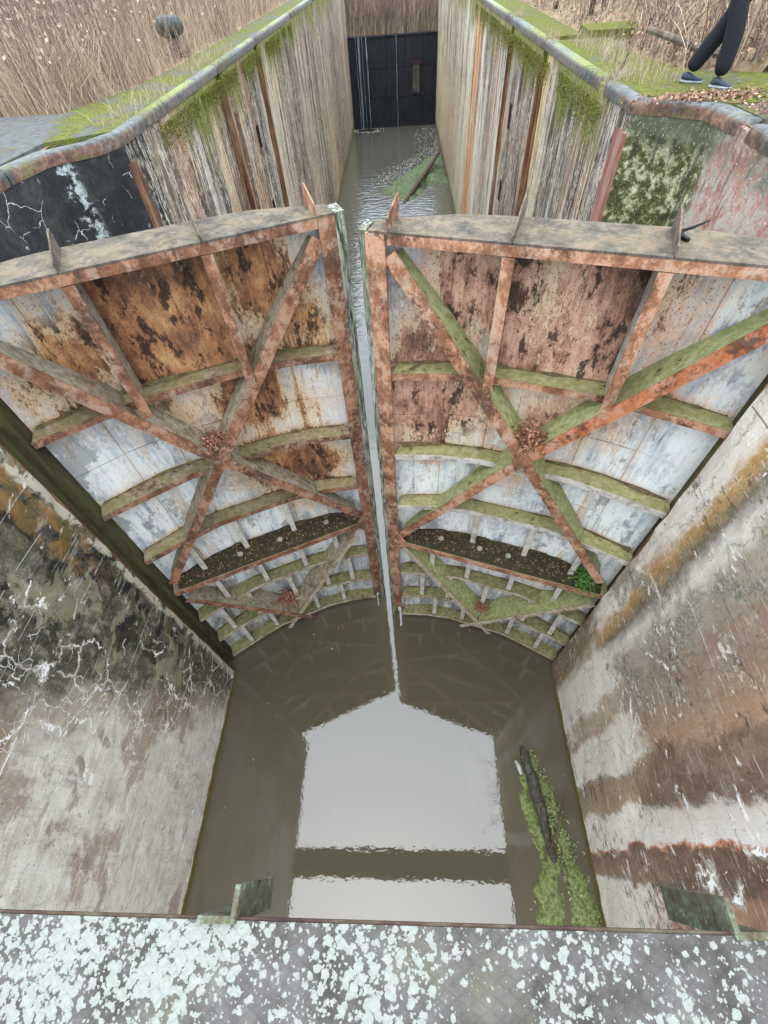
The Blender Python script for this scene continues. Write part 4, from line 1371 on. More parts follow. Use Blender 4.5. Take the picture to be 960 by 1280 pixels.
# ------------------------------------------------------------------ floating things
def blob_mat(name, outline, z, mat, label, cat, amp=0.06, kind=None, res=0.05):
    """irregular floating mat: thick domed sheet inside an outline"""
    from mathutils.geometry import delaunay_2d_cdt
    pts = [Vector(p) for p in outline]
    # roughened edge
    edge = []
    for i, p in enumerate(pts):
        q = pts[(i + 1) % len(pts)]
        k = max(2, int((q - p).length / (res * 0.8)))
        for j in range(k):
            r = p.lerp(q, j / k)
            edge.append(r + Vector((mnoise.noise(Vector((r.x * 4 / res * 0.1, r.y * 4 / res * 0.1, 1))), mnoise.noise(Vector((r.x * 4 / res * 0.1, r.y * 4 / res * 0.1, 7))))) * res * 2.2)
    n = len(edge)
    xs = [p.x for p in edge]
    ys = [p.y for p in edge]

    def inside(x, y):
        c = False
        for i in range(n):
            a, b = edge[i], edge[i - 1]
            if (a.y > y) != (b.y > y) and x < (b.x - a.x) * (y - a.y) / (b.y - a.y) + a.x:
                c = not c
        return c
    inner = []
    y = min(ys)
    while y < max(ys):
        x = min(xs)
        while x < max(xs):
            px, py = x + random.uniform(-.25, .25) * res, y + random.uniform(-.25, .25) * res
            if inside(px, py) and min((Vector((px, py)) - e).length for e in edge) > res * 0.5:
                inner.append(Vector((px, py)))
            x += res
        y += res
    vv, ee, ff, *_ = delaunay_2d_cdt(edge + inner, [(i, (i + 1) % n) for i in range(n)], [], 1, 1e-5)
    vs = []
    for p in vv:
        dd = min((p - e).length for e in edge)
        h = amp * min(1, dd / (res * 2.5)) * (0.55 + 0.9 * (0.5 + 0.5 * mnoise.fractal(Vector((p.x * 0.22 / res, p.y * 0.22 / res, 3)), 1, 2, 5)))
        vs.append((p.x, p.y, z + h - 0.02 * (dd < res * 0.1)))
    o = mesh_obj(name, vs, [tuple(t) for t in ff], mat, None, True)
    return tag(o, label, cat, None, kind)


# moss covered log in front of the right wall
bm = bmesh.new()
pth = [(2.22, 1.62, ZW), (2.26, 1.35, ZW + .03), (2.32, 1.0, ZW + .05), (2.38, 0.55, ZW + .05), (2.43, 0.2, ZW + .05), (2.46, -0.05, ZW + .03), (2.48, -0.2, ZW + .01), (2.49, -0.3, ZW - 0.03)]
tube(bm, pth, [0.03, 0.085, 0.10, 0.10, 0.085, 0.07, 0.05, 0.03], 10)
bmesh.ops.subdivide_edges(bm, edges=bm.edges[:], cuts=2, use_grid_fill=True)
for v in bm.verts:
    v.co += Vector((1, 1, 0.6)) * 0.035 * mnoise.fractal(v.co * 4, 1, 2, 4)
tag(bm_obj('floating_log', bm, MT['logbark'], None, True), 'rotten dark log floating among green moss by the right wall', 'log')
blob_mat('moss_mat', [(2.30, 1.66), (2.42, 1.5), (2.62, 1.05), (2.76, 0.5), (2.82, 0.0), (2.9, -0.2), (2.72, -0.36), (2.64, -0.2), (2.56, 0.2), (2.47, 0.8), (2.36, 1.2)], ZW, MT['mossmat'],
         'narrow moss strip along the wall side of the floating log', 'moss', 0.05)
blob_mat('moss_mat', [(2.2, 1.3), (2.1, 1.15), (2.04, 0.75), (2.1, 0.3), (2.22, -0.1), (2.34, -0.25), (2.46, 0.0), (2.34, 0.5), (2.26, 1.0)], ZW, MT['mossmat'],
         'moss strip along the open water side of the floating log', 'moss', 0.045)
blob_mat('moss_mat', [(2.60, -0.16), (2.46, -0.12), (2.26, -0.22), (2.12, -0.5), (2.0, -1.0), (2.1, -1.5), (2.5, -1.6), (2.58, -0.9), (2.50, -0.5)], ZW, MT['mossmat'],
         'ragged moss clump at the bridge end of the log, on its open side', 'moss', 0.06)
blob_mat('moss_mat', [(2.62, -0.25), (2.86, -0.22), (3.02, -0.4), (3.06, -1.0), (2.96, -1.6), (2.62, -1.6), (2.6, -0.9)], ZW, MT['mossmat'],
         'broad moss clump between the log and the right wall', 'moss', 0.06)
bm = bmesh.new()
tube(bm, [(2.4, -0.05, ZW + 0.17), (2.58, 0.25, ZW + 0.2), (2.75, 0.62, ZW + 0.22), (2.87, 0.82, ZW + 0.25)], [0.022, 0.018, 0.014, 0.008], 6)
tag(bm_obj('stick', bm, MT['stick'], None), 'thin dark stick lying across the mossy log', 'stick')
bm = bmesh.new()
tube(bm, [(2.06, 1.34, ZW + .03), (2.1, 1.24, ZW + .06), (2.13, 1.12, ZW + .03)], [0.03, 0.045, 0.03], 7)
tag(bm_obj('litter_scrap', bm, MT['foam'], None), 'white scrap of litter beside the tip of the mossy log', 'litter')

# weed raft and pole in the chamber
blob_mat('weed_raft', [(-1.5, 34.0), (-0.9, 33.0), (0.1, 32.2), (0.7, 31.9), (1.2, 33.4), (1.6, 34.8), (3.05, 34.9), (3.08, 41.2), (2.2, 40.6), (1.3, 38.6), (0.2, 36.6), (-0.6, 35.4)], ZW, MT['weed'],
         'bright green weed raft on the chamber water against the right wall', 'weed', 0.35, None, 0.33)
bm = bmesh.new()
tube(bm, [(0.2, 31.8, ZW - 0.05), (1.1, 33.9, ZW + .35), (2.0, 36.4, ZW + 0.55), (2.75, 38.4, ZW + 0.85)], [0.10, 0.14, 0.13, 0.10], 8)
tag(bm_obj('drift_log', bm, MT['stick'], None), 'bare brown pole sticking up out of the green weed raft', 'log')
bm = bmesh.new()
for i in range(1100):
    t = random.random()
    if t < 0.55:
        y = random.uniform(40.5, 49.5)
        k = (y - 40.5) / 9
        x = random.uniform(1.9 - 1.2 * sin(k * 3.0) * 0.6 - 0.1, 3.0)
        if random.random() > 0.35 + 0.6 * (x - 0.9) / 2.1:
            continue
    else:
        k = random.random()
        x, y = -1.6 + 3.6 * k + random.gauss(0, 0.35), 34.6 + 6.2 * k + random.gauss(0.5, 0.9)
    r = random.uniform(0.012, 0.036)
    a = random.uniform(0, 6)
    bm.faces.new([bm.verts.new((x + r * cos(a + q) * random.uniform(.7, 1.3), y + 2 * r * sin(a + q), ZW + 0.012)) for q in (0, 1.3, 2.5, 3.8, 5)])
tag(bm_obj('foam', bm, MT['foam'], None), 'speckled white foam drifting by the weed raft and far right corner', 'foam', None, 'stuff')

# ------------------------------------------------------------------ far gate with leaking water
def far_gate():
    g = thing('far_gate', 'black wet upper gate closing the far end of the chamber', 'lock gate', (-0.4, YF, ZW))
    inv = Matrix.Translation((0.4, -YF, -ZW))
    zt = -4.6
    xs = [XL - 0.1, -2.45, -0.95, 0.5, 1.95, XR + 0.1]
    for i, (a, b) in enumerate(zip(xs, xs[1:])):
        zs = [ZW - 0.6, -8.1, -6.35, zt]
        for j, (c, d) in enumerate(zip(zs, zs[1:])):
            bm = bmesh.new()
            o = random.uniform(0, 0.05)
            box(bm, a + 0.02, b - 0.02, YF - o, YF + 0.3, c + 0.015, d - 0.015)
            bm_obj('gate_plate', bm, MT['fargate'], g)
    bm = bmesh.new()
    box(bm, XL - 0.15, XR + 0.15, YF + 0.05, YF + 0.32, ZW - 0.6, zt - 0.05)
    bm_obj('gate_frame', bm, MT['fargate'], g)
    bm = bmesh.new()
    box(bm, XL - 0.12, XR + 0.12, YF - 0.12, YF + 0.5, zt - 0.01, zt + 0.07)
    bm_obj('gate_cap', bm, MT['fargate'], g)
    bm = bmesh.new()
    box(bm, 1.15, 1.7, YF - 0.16, YF - 0.06, -7.9, -6.2)
    bm_obj('patch_plate', bm, MT['notch'], g)
    bm = bmesh.new()
    box(bm, 1.0, 1.85, YF - 0.2, YF - 0.06, -6.19, -6.05)
    bm_obj('patch_lintel', bm, MT['darkslot'], g)
    for ch in g.children:
        ch.matrix_parent_inverse = inv
    for k, (x, w, n) in enumerate(((-3.1, 0.28, 7), (-2.5, 0.1, 3), (-0.15, 0.06, 1))):
        bm = bmesh.new()
        for i in range(n):
            xx = x + random.uniform(-w, w)
            r = random.uniform(0.012, 0.032)
            pts = []
            zz = zt + 0.06
            while zz > ZW:
                pts.append((xx + random.uniform(-0.02, 0.02) + 0.03 * (zt - zz) * (0.3 - i * 0.06), YF - 0.2 - 0.06 * math.sqrt(max(0, zt - zz)), zz))
                zz -= random.uniform(0.3, 0.6)
            pts.append((pts[-1][0], pts[-1][1], ZW))
            tube(bm, pts, [r * random.uniform(0.5, 1.1) for _ in pts], 5)
        t = bm_obj('water_trickle', bm, MT['trickle'], None)
        tag(t, ['broad white water trickle at the left end of the far black gate', 'pair of thin water trickles right of the broad one', 'single hair thin water trickle down the middle of the far gate'][k], 'trickle')
    bm = bmesh.new()
    for i in range(260):
        x, y = random.gauss(-2.75, 0.55), YF - 0.45 - abs(random.gauss(0, 0.5))
        r = random.uniform(0.04, 0.12)
        bm.faces.new([bm.verts.new((x + r * cos(q), y + 1.5 * r * sin(q), ZW + 0.014)) for q in (0, 1.3, 2.5, 3.8, 5)])
    tag(bm_obj('foam', bm, MT['foam'], None), 'white foam where the trickles hit the water below the far gate', 'foam', None, 'stuff')


far_gate()

# ------------------------------------------------------------------ banks: paving, slabs, bollard
def slab(name, pts, z0, z1, mat, label, cat=None, moss=0.5, kind=None, sub=0.25):
    bm = bmesh.new()
    lo = [bm.verts.new((x, y, z0)) for x, y in pts]
    hi = [bm.verts.new((x, y, z1)) for x, y in pts]
    for i in range(len(pts)):
        bm.faces.new((lo[i], lo[(i + 1) % len(pts)], hi[(i + 1) % len(pts)], hi[i]))
    bm.faces.new(hi)
    bm.faces.new(lo)
    o = bm_obj(name, bm, mat, None)
    o['moss'] = moss
    return tag(o, label, cat, None, kind)


def bank_line(side, y):
    return (XL - 0.24) if side == 'left' else (XR + 0.24)


slab('pavement', [(-4.07, 8.0), (-4.07, 50.4), (-4.85, 50.4), (-4.85, 14), (-4.95, 11.4), (-5.5, 9.4), (-5.2, 8.4), (-4.9, 7.6)], ZC - 0.3, ZC - 0.004, MT['deck'], None, None, 0.62, 'structure')
slab('pavement', [(-4.9, 7.6), (-5.2, 8.4), (-5.5, 9.4), (-9.5, 9.6), (-16, 9.2), (-16, -8), (-5.02, -8), (-5.02, 6.4)], ZC - 0.3, ZC - 0.006, MT['deck'], None, None, 0.30, 'structure')
# right bank
slab('pavement', [(3.22, 8.1), (4.15, 7.35), (5.6, 7.3), (9, 6.2), (9, 8.9), (5.3, 9.0), (4.35, 9.5), (4.2, 11.0), (4.3, 13.2), (3.22, 13.2)], ZC - 0.35, ZC - 0.005, MT['deck'], None, None, 0.72, 'structure')
slab('pavement', [(4.12, 7.3), (4.12, -8), (9, -8), (9, 6.19), (5.6, 7.29)], ZC - 0.35, ZC - 0.008, MT['deck'], None, None, 0.42, 'structure')
slab('pavement', [(3.22, 13.75), (3.95, 13.75), (4.0, 22), (4.0, 50.4), (3.22, 50.4)], ZC - 0.35, ZC - 0.003, MT['deck'], None, None, 0.75, 'structure')
slab('mossy_slab', [(3.9, 13.25), (4.95, 13.15), (5.0, 14.2), (3.98, 14.3)], ZC - 0.06, ZC + 0.10, MT['deck'], 'raised mossy concrete slab jutting out behind the right chamber edge', 'slab', 0.8)
slab('mossy_slab', [(3.36, 13.3), (3.86, 13.28), (3.9, 13.7), (3.4, 13.72)], ZC - 0.22, ZC - 0.10, MT['darkslot'], 'dark sunken slab in the gap of the mossy right edge', 'slab', 0.3)

b = thing('bollard', 'dark iron mushroom bollard at the edge of the reeds on the left bank', 'bollard', (-5.4, 15.3, ZC))
bm = bmesh.new()
lathe(bm, [(0.26, 0), (0.25, 0.04), (0.18, 0.08), (0.15, 0.18), (0.15, 0.30)], (0, 0, 0), 24)
bm_obj('stem', bm, MT['stick'], b, True)
bm = bmesh.new()
lathe(bm, [(0.16, 0.29), (0.26, 0.33), (0.32, 0.41), (0.325, 0.50), (0.29, 0.575), (0.20, 0.62), (0.08, 0.635), (0.01, 0.637)], (0, 0, 0), 24)
bm_obj('head', bm, MT['bollard'], b, True)

# ------------------------------------------------------------------ plants
def blades(name, spots, mat, label, cat, hr=(1.2, 2.2), rad=0.006, lean=0.25, seg=2):
    v, f = [], []
    for (x, y, z) in spots:
        h = random.uniform(*hr)
        a = random.uniform(0, 2 * pi)
        l = abs(random.gauss(0, lean))
        dx, dy = cos(a) * l, sin(a) * l
        r = rad * random.uniform(0.6, 1.5)
        i = len(v)
        o = random.uniform(0, 2)
        ring = [(cos(o + k * 2.094), sin(o + k * 2.094)) for k in range(3)]
        for s in range(seg):
            t = s / seg
            for cx, cy in ring:
                v.append((x + dx * h * t * t + cx * r * (1 - 0.6 * t), y + dy * h * t * t + cy * r * (1 - 0.6 * t), z + h * t * (1 - 0.12 * l * t)))
        v.append((x + dx * h, y + dy * h, z + h * (1 - 0.12 * l)))
        for s in range(seg - 1):
            for k in range(3):
                f.append((i + s * 3 + k, i + s * 3 + (k + 1) % 3, i + s * 3 + 3 + (k + 1) % 3, i + s * 3 + 3 + k))
        t0 = i + (seg - 1) * 3
        for k in range(3):
            f.append((t0 + k, t0 + (k + 1) % 3, i + seg * 3))
    o = mesh_obj(name, v, f, MT[mat])
    return tag(o, label, cat, None, 'stuff')


def leaves(name, spots, mat, label, cat, r=(0.03, 0.07), flat=0.5, kind='stuff'):
    v, f = [], []
    for (x, y, z) in spots:
        e1 = Vector((random.gauss(0, 1), random.gauss(0, 1), random.gauss(0, flat))).normalized()
        e2 = e1.cross(Vector((random.gauss(0, 1), random.gauss(0, 1), random.gauss(0, 1)))).normalized()
        a, b = random.uniform(*r), random.uniform(*r) * 0.6
        i = len(v)
        p = Vector((x, y, z))
        v += [p + e1 * a, p + e2 * b, p - e1 * a, p - e2 * b]
        f.append((i, i + 1, i + 2, i + 3))
    o = mesh_obj(name, v, f, MT[mat])
    return tag(o, label, cat, None, kind)


def reed_ok(x, y):
    edge = lerp([(6, -99), (9.35, -99), (9.5, -5.6), (11.4, -5.05), (14, -4.95), (16, -4.95), (50, -4.95)], y)
    return x < edge and not ((x + 5.4) ** 2 + (y - 15.3) ** 2 < 0.35)


def spots(n, x0, x1, y0, y1, ok, z=ZC - 0.05, pw=1.0):
    out = []
    while len(out) < n:
        t = random.random() ** pw
        y = y0 + (y1 - y0) * t
        x = random.uniform(x0, x1)
        c = mnoise.noise(Vector((x * 0.55, y * 0.55, 2)))
        if ok(x, y) and random.random() < 0.62 + 0.7 * c:
            out.append((x, y, z))
    return out


blades('reeds', spots(36000, -22, -4.9, 9.4, 34, reed_ok, pw=1.5), 'reed', 'dense dry straw coloured reeds on the left bank', 'reeds', (0.35, 1.2), 0.0052, 0.6)
blades('reeds', spots(6000, -22, -4.9, 9.4, 30, reed_ok, pw=1.4), 'stem', 'taller brown stems standing through the reeds of the left bank', 'stems', (0.9, 2.2), 0.008, 0.22)
blades('reeds', spots(9000, -70, -4.9, 30, 75, lambda x, y: x < -5.0), 'reed', 'far stand of dry reeds beyond the left bank', 'reeds', (1.0, 2.2), 0.02, 0.2)
blades('grass', [(x + random.gauss(0, .1), y + random.gauss(0, .1), z) for x, y, z in spots(9000, -16, -4.9, 9.35, 22, reed_ok, pw=1.6)], 'reed', 'short dead grass matted at the foot of the left reeds', 'grass', (0.15, 0.5), 0.006, 0.9)
leaves('seed_heads', [(x, y, ZC + random.uniform(0.5, 1.6)) for x, y, z in spots(7000, -20, -4.95, 9.5, 28, reed_ok, pw=1.5)], 'reed', 'fluffy pale seed heads and broken blades among the left reeds', 'seed heads', (0.02, 0.06), 2.0)
# upper channel beyond the far gate
blades('reeds', spots(4500, -4.7, 3.8, YF + 0.9, YF + 30, lambda x, y: True, -4.75, 1.6), 'reed', 'pale dry reeds standing in the channel above the far gate', 'reeds', (0.8, 2.6), 0.018, 0.35)
blades('reeds', spots(4500, -4.7, 3.8, YF + 0.9, YF + 30, lambda x, y: True, -4.75, 1.6), 'stem', 'brown thicket standing in the channel above the far gate', 'thicket', (1.4, 4.2), 0.016, 0.3)
blades('grass', spots(2500, -4.6, 3.7, YF + 0.7, YF + 6, lambda x, y: True, -4.75), 'reed', 'pale dead grass hanging over the crest of the far gate', 'grass', (0.4, 1.1), 0.018, 0.5)


def rb(x, y):
    return x > lerp([(8.9, 5.2), (9.5, 4.4), (11, 4.3), (13, 4.4), (13.2, 5.1), (14.3, 5.1), (14.5, 4.1), (50, 4.1)], y)


def bank_z(x, y):
    return ZC - 0.05 + min(1.6, max(0, x - 4.6 - 0.0 * y) * 0.26)


# low berm of the right bank
v, f = [], []
nx, ny = 26, 50
for j in range(ny + 1):
    for i in range(nx + 1):
        y = 8.95 + 45 * (j / ny) ** 1.4
        x = lerp([(8.9, 5.25), (9.5, 4.4), (13, 4.4), (13.2, 5.05), (14.3, 5.05), (14.5, 4.05), (60, 4.05)], y) + 20 * (i / nx) ** 1.5
        v.append((x, y, bank_z(x, y) + (0.12 * mnoise.fractal(Vector((x, y, 0)), 1, 2, 4) if i else -0.2)))
for j in range(ny):
    for i in range(nx):
        a = j * (nx + 1) + i
        f.append((a, a + 1, a + nx + 2, a + nx + 1))
tag(mesh_obj('hill', v, f, MT['earth'], None, True), kind='structure')
sp = [(x, y, bank_z(x, y)) for x, y, z in spots(12000, 4.1, 22, 8.95, 36, rb, pw=1.7)]
blades('brambles', sp[:6500], 'stem', 'tangled dark brown bramble stems covering the right bank', 'brambles', (0.4, 1.6), 0.008, 0.9, 3)
blades('grass', sp[6500:], 'reed', 'dead straw grass hanging over the right bank slope', 'grass', (0.3, 0.9), 0.007, 0.8, 3)
sp = [(x, y, bank_z(x, y) + random.uniform(0.02, 0.5) ** 1.6) for x, y, z in spots(16000, 4.1, 18, 8.95, 30, rb, pw=1.8)]
leaves('dead_leaves', sp, 'deadleaf', 'dead brown leaves caught all over the right bank slope', 'leaves', (0.02, 0.055))
# litter beside the walker, grass at the edge
leaves('leaf_litter', [(random.gauss(3.95, 0.35), random.gauss(7.68, 0.13), ZC + 0.012 + random.random() * 0.03) for _ in range(900)] +
       [(random.uniform(4.1, 6.5), random.gauss(6.9, 0.3), ZC + 0.01 + random.random() * 0.03) for _ in range(1100)], 'deadleaf', 'drift of pale dead leaves on the right edge in front of the walker', 'leaves', (0.012, 0.035), 0.3)
blades('grass', [(random.uniform(3.4, 4.1), random.uniform(8.6, 13), ZC) for _ in range(500)] + [(XR + random.gauss(0.15, 0.08), random.choice((9.15, 13.5, 17.8)) + random.gauss(0, 0.12), ZC - 0.05) for _ in range(350)],
       'reed', 'sparse dead grass along the mossy right edge', 'grass', (0.06, 0.3), 0.003, 0.7)
blades('grass', [(XL - abs(random.gauss(0.35, 0.25)), random.uniform(8.2, 16), ZC - 0.01) for _ in range(500)], 'reed', 'sparse dead grass along the mossy left edge', 'grass', (0.05, 0.25), 0.003, 0.7)

lf = []
for _ in range(3000):
    t = random.random()
    y = 1.55 - 3.0 * t
    w = 0.14 + 0.34 * t
    x = 2.3 + 0.22 * (1.6 - y) + random.gauss(0, w * 0.42)
    if abs(x - (2.3 + 0.12 * (1.6 - y))) < 0.05 or x > 3.05 or mnoise.noise(Vector((x * 5, y * 5, 8))) < -0.1:
        continue
    lf.append((x, y, ZW + random.uniform(0.015, 0.075)))
leaves('weed_leaves', lf, 'weedleaf', 'loose pale green weed and moss shreds round the floating log', 'weed', (0.012, 0.03), 0.5)
fl = []
while len(fl) < 70:
    x, y = random.uniform(-3.9, 3.0), random.uniform(-1.2, 4.4)
    if (x < -2.6 or x > 1.9 or y > 3.2) and mnoise.noise(Vector((x, y, 3))) > -0.2:
        fl.append((x, y, ZW + 0.006))
leaves('floating_leaves', fl, 'deadleaf', 'few small dead leaves floating on the near water along walls and gate', 'leaves', (0.012, 0.03), 0.03)
# moss hanging over the wall tops
ms = []
for _ in range(15000):
    y = random.uniform(9.2, 24)
    c = mnoise.noise(Vector((y * 0.9, 0, 4)))
    if c < -0.15:
        continue
    d = abs(random.gauss(0, 0.28)) * (0.6 + c)
    ms.append((XL + 0.02 + random.random() * 0.04, y, ZC - 0.22 - d))
leaves('moss', ms, 'moss', 'bright moss fringe hanging down the top of the left chamber wall', 'moss', (0.006, 0.02), 1.0)
ms = []
for _ in range(15000):
    y = random.uniform(8.9, 26)
    c = mnoise.noise(Vector((y * 0.7, 0, 9)))
    if c < -0.2:
        continue
    d = abs(random.gauss(0, 0.34)) * (0.6 + c)
    ms.append((XR - 0.02 - random.random() * 0.04, y, ZC - 0.25 - d))
leaves('moss', ms, 'moss', 'olive moss fringe hanging down the top of the right chamber wall', 'moss', (0.006, 0.02), 1.0)


def sapling(name, base, tips, label, mat='stem', r=0.012, cat='sapling', twigs=5):
    bm = bmesh.new()
    for t in tips:
        p0, p1 = Vector(base), Vector(base) + Vector(t)
        mid = p0.lerp(p1, 0.5) + Vector((random.gauss(0, .03), random.gauss(0, .03), 0))
        tube(bm, [p0, mid, p1], [r, r * 0.7, r * 0.25], 5)
        for k in range(twigs):
            q = p0.lerp(p1, random.uniform(0.3, 0.95))
            tube(bm, [q, q + Vector((random.gauss(0, .14), random.gauss(0, .14), random.uniform(0.05, .22))) * (Vector(t).length / 1.0)], [r * 0.4, r * 0.15], 3, False)
    return tag(bm_obj(name, bm, MT[mat], None), label, cat)


sapling('sapling', (XR + 0.12, 9.2, ZC - 0.05), [(-0.1, 0.1, 0.75), (0.28, 0.05, 0.62), (0.1, -0.05, 0.4)], 'leafless sapling sprouting from the gap in the right wall edge', 'stem', 0.012)
sapling('sapling', (-4.35, 12.6, ZC - 0.05), [(-0.05, 0.1, 0.7), (0.15, 0.2, 0.45)], 'thin bare twig growing at the mossy left edge', 'stem', 0.009)
bm = bmesh.new()
tube(bm, [(5.4, 9.3, ZC + 0.02), (4.7, 9.75, ZC + 0.16), (4.05, 10.6, ZC + 0.34)], [0.06, 0.055, 0.04], 8)
tag(bm_obj('fallen_branch', bm, MT['bark'], None), 'fallen grey branch lying behind the walker on the right bank', 'branch')


def tree(base, h, label, spread=0.35, n=26, r=0.09):
    t = thing('bare_tree', label, 'tree', base)
    bm = bmesh.new()
    pts = [Vector((0, 0, -0.1))]
    for k in range(1, 7):
        pts.append(Vector((random.gauss(0, .03) * k, random.gauss(0, .03) * k, h * k / 6)))
    tube(bm, pts, [r * (1 - 0.14 * k) for k in range(7)], 8)
    bm_obj('trunk', bm, MT['bark'], t, True)
    bm = bmesh.new()
    for k in range(n):
        s = random.uniform(0.25, 0.98)
        i = min(5, int(s * 6))
        p = pts[i].lerp(pts[i + 1], s * 6 - i)
        a = random.uniform(0, 6.28)
        l = h * spread * (1.15 - s) * random.uniform(0.6, 1.2) + 0.2
        d = Vector((cos(a), sin(a), random.uniform(0.5, 1.2))).normalized() * l
        q = p + d * 0.5 + Vector((0, 0, -0.04 * l))
        tube(bm, [p, q, p + d], [r * 0.3 * (1.1 - s), r * 0.2 * (1.1 - s) + 0.003, 0.003], 5, False)
        for w in range(5):
            e = (p + d * random.uniform(0.35, 1.0))
            x = Vector((random.gauss(0, 1), random.gauss(0, 1), random.gauss(0.6, .6))).normalized() * l * 0.4
            tube(bm, [e, e + x * 0.5 + Vector((0, 0, .02)), e + x], [0.006, 0.004, 0.002], 3, False)
    bm_obj('crown', bm, MT['bark'], t)
    return t


tree((4.75, 16.4, ZC), 5.5, 'pale leafless tree behind the raised mossy slab on the right bank', 0.3, 22, 0.07)
tree((5.3, 17.3, ZC), 6.0, 'slim leafless tree just right of the pale one on the right bank', 0.3, 24, 0.06)
tree((4.6, 19.5, ZC), 5.0, 'crooked dark tree farther back along the mossy right edge', 0.4, 22, 0.08)
tree((4.9, 1.9, ZC), 8.0, 'bare tree on the right bank mirrored at the edge of the bright water', 0.42, 40, 0.11)
for k in range(9):
    tree((random.uniform(6, 16), random.uniform(13, 30), ZC + 0.6), random.uniform(4, 8), ['young grey tree in the brambles, nearest the walker', 'grey tree in the brambles', 'grey tree in the brambles'][0 if k == 0 else 1] if k == 0 else
         'bare grey tree standing in the bramble thicket of the right bank', 0.35, 22, 0.07)['group'] = 'bare trees in the right bank thicket'

# ------------------------------------------------------------------ the walker on the right edge
def walker():
    fr, rf = Vector((4.27, 8.20, ZC)), Vector((4.05, 8.62, ZC))          # front and rear foot on the paving
    hip = Vector((4.32, 8.50, ZC + 0.90))
    p = thing('person', 'person walking on the right lock edge in black trousers and dark shoes', 'person', (4.2, 8.42, ZC))
    inv = Matrix.Translation((-4.2, -8.42, -ZC))
    fw = Vector((0.55, -0.84, 0)).normalized()
    sd = Vector((fw.y, -fw.x, 0))

    def skinmesh(name, chain, edges, mat, lv=2):
        me = bpy.data.meshes.new(name)
        me.from_pydata([tuple(c[0]) for c in chain], edges, [])
        me.materials.append(MT[mat])
        o = bpy.data.objects.new(name, me)
        COL.objects.link(o)
        m = o.modifiers.new('skin', 'SKIN')
        for i, c in enumerate(chain):
            d = me.skin_vertices[0].data[i]
            d.radius = c[1] if isinstance(c[1], tuple) else (c[1], c[1])
            d.use_root = (i == 0)
        m.use_smooth_shade = True
        s = o.modifiers.new('sub', 'SUBSURF')
        s.levels = s.render_levels = lv
        o.parent = p
        o.matrix_parent_inverse = inv
        return o
    hl, hr = hip - sd * 0.09, hip + sd * 0.09
    af, ar = fr + Vector((0, 0, 0.10)), rf + Vector((0, 0, 0.12)) - fw * 0.02
    kf = hr.lerp(af, 0.5) + fw * 0.05
    kr = hl.lerp(ar, 0.5) + fw * 0.06
    ch = hip + Vector((0, 0, 0.32)) + fw * 0.02
    nk = hip + Vector((0, 0, 0.60)) + fw * 0.04
    sl, sr = hip + Vector((0, 0, 0.53)) - sd * 0.19, hip + Vector((0, 0, 0.53)) + sd * 0.19
    el, er = sl + fw * 0.07 - sd * 0.05 + Vector((0, 0, -0.29)), sr - fw * 0.07 + sd * 0.05 + Vector((0, 0, -0.29))
    wl_, wr = el + fw * 0.24 + sd * 0.05 + Vector((0, 0, 0.02)), er + fw * 0.24 - sd * 0.05 + Vector((0, 0, 0.0))
    body = [(hip, 0.12), (hl, 0.08), (hr, 0.08), (kl := kr, 0.052), (kf, 0.052), (ar, 0.038), (af, 0.038), (ch, (0.14, 0.10)), (nk, 0.055), (nk + Vector((0, 0, 0.10)), 0.05),
            (sl, 0.06), (sr, 0.06), (el, 0.042), (er, 0.042), (wl_, 0.028), (wr, 0.028)]
    skinmesh('body', body, [(0, 1), (0, 2), (1, 3), (2, 4), (3, 5), (4, 6), (0, 7), (7, 8), (8, 9), (7, 10), (7, 11), (10, 12), (11, 13), (12, 14), (13, 15)], 'skin')
    skinmesh('trousers', [(hip + Vector((0, 0, 0.06)), 0.15), (hl - Vector((0, 0, 0.06)), 0.105), (hr - Vector((0, 0, 0.06)), 0.105), (kr, 0.118), (kf, 0.118), (ar - Vector((0, 0, 0.01)), 0.10), (af - Vector((0, 0, 0.01)), 0.104)],
             [(0, 1), (0, 2), (1, 3), (2, 4), (3, 5), (4, 6)], 'trouser')
    skinmesh('jacket', [(hip + Vector((0, 0, 0.10)), 0.165), (ch, (0.18, 0.14)), (hip + Vector((0, 0, 0.52)), 0.11), (sl, 0.085), (sr, 0.085), (el, 0.062), (er, 0.062), (wl_.lerp(el, 0.1), 0.05), (wr.lerp(er, 0.1), 0.05)],
             [(0, 1), (1, 2), (2, 3), (2, 4), (3, 5), (4, 6), (5, 7), (6, 8)], 'jacket')
    # head with nose, ears, hair
    hc = nk + Vector((0, 0, 0.20)) + fw * 0.02
    bm = bmesh.new()
    bmesh.ops.create_uvsphere(bm, u_segments=20, v_segments=16, radius=1)
    for v in bm.verts:
        c = v.co.copy()
        fz = c.z
        d = Vector((c.x * 0.078 * (1 - 0.22 * max(0, -fz)), c.y * 0.096, c.z * 0.118))
        if c.y > 0.9 and abs(c.x) < 0.25 and -0.25 < c.z < 0.15:
            d.y += 0.02
        v.co = hc + sd * d.x + fw * d.y + Vector((0, 0, d.z))
    for s in (-1, 1):
        bmesh.ops.create_icosphere(bm, subdivisions=1, radius=0.022, matrix=Matrix.Translation(hc + sd * s * 0.078 - Vector((0, 0, 0.005))))
    h = bm_obj('head', bm, MT['skin'], p, True)
    h.matrix_parent_inverse = inv
    bm = bmesh.new()
    bmesh.ops.create_uvsphere(bm, u_segments=18, v_segments=12, radius=1)
    bmesh.ops.delete(bm, geom=[v for v in bm.verts if v.co.z < -0.1 and v.co.y > -0.3 or v.co.y > 0.75], context='VERTS')
    for v in bm.verts:
        v.co = hc + sd * v.co.x * 0.086 + fw * (v.co.y * 0.104 - 0.004) + Vector((0, 0, v.co.z * 0.125 + 0.004))
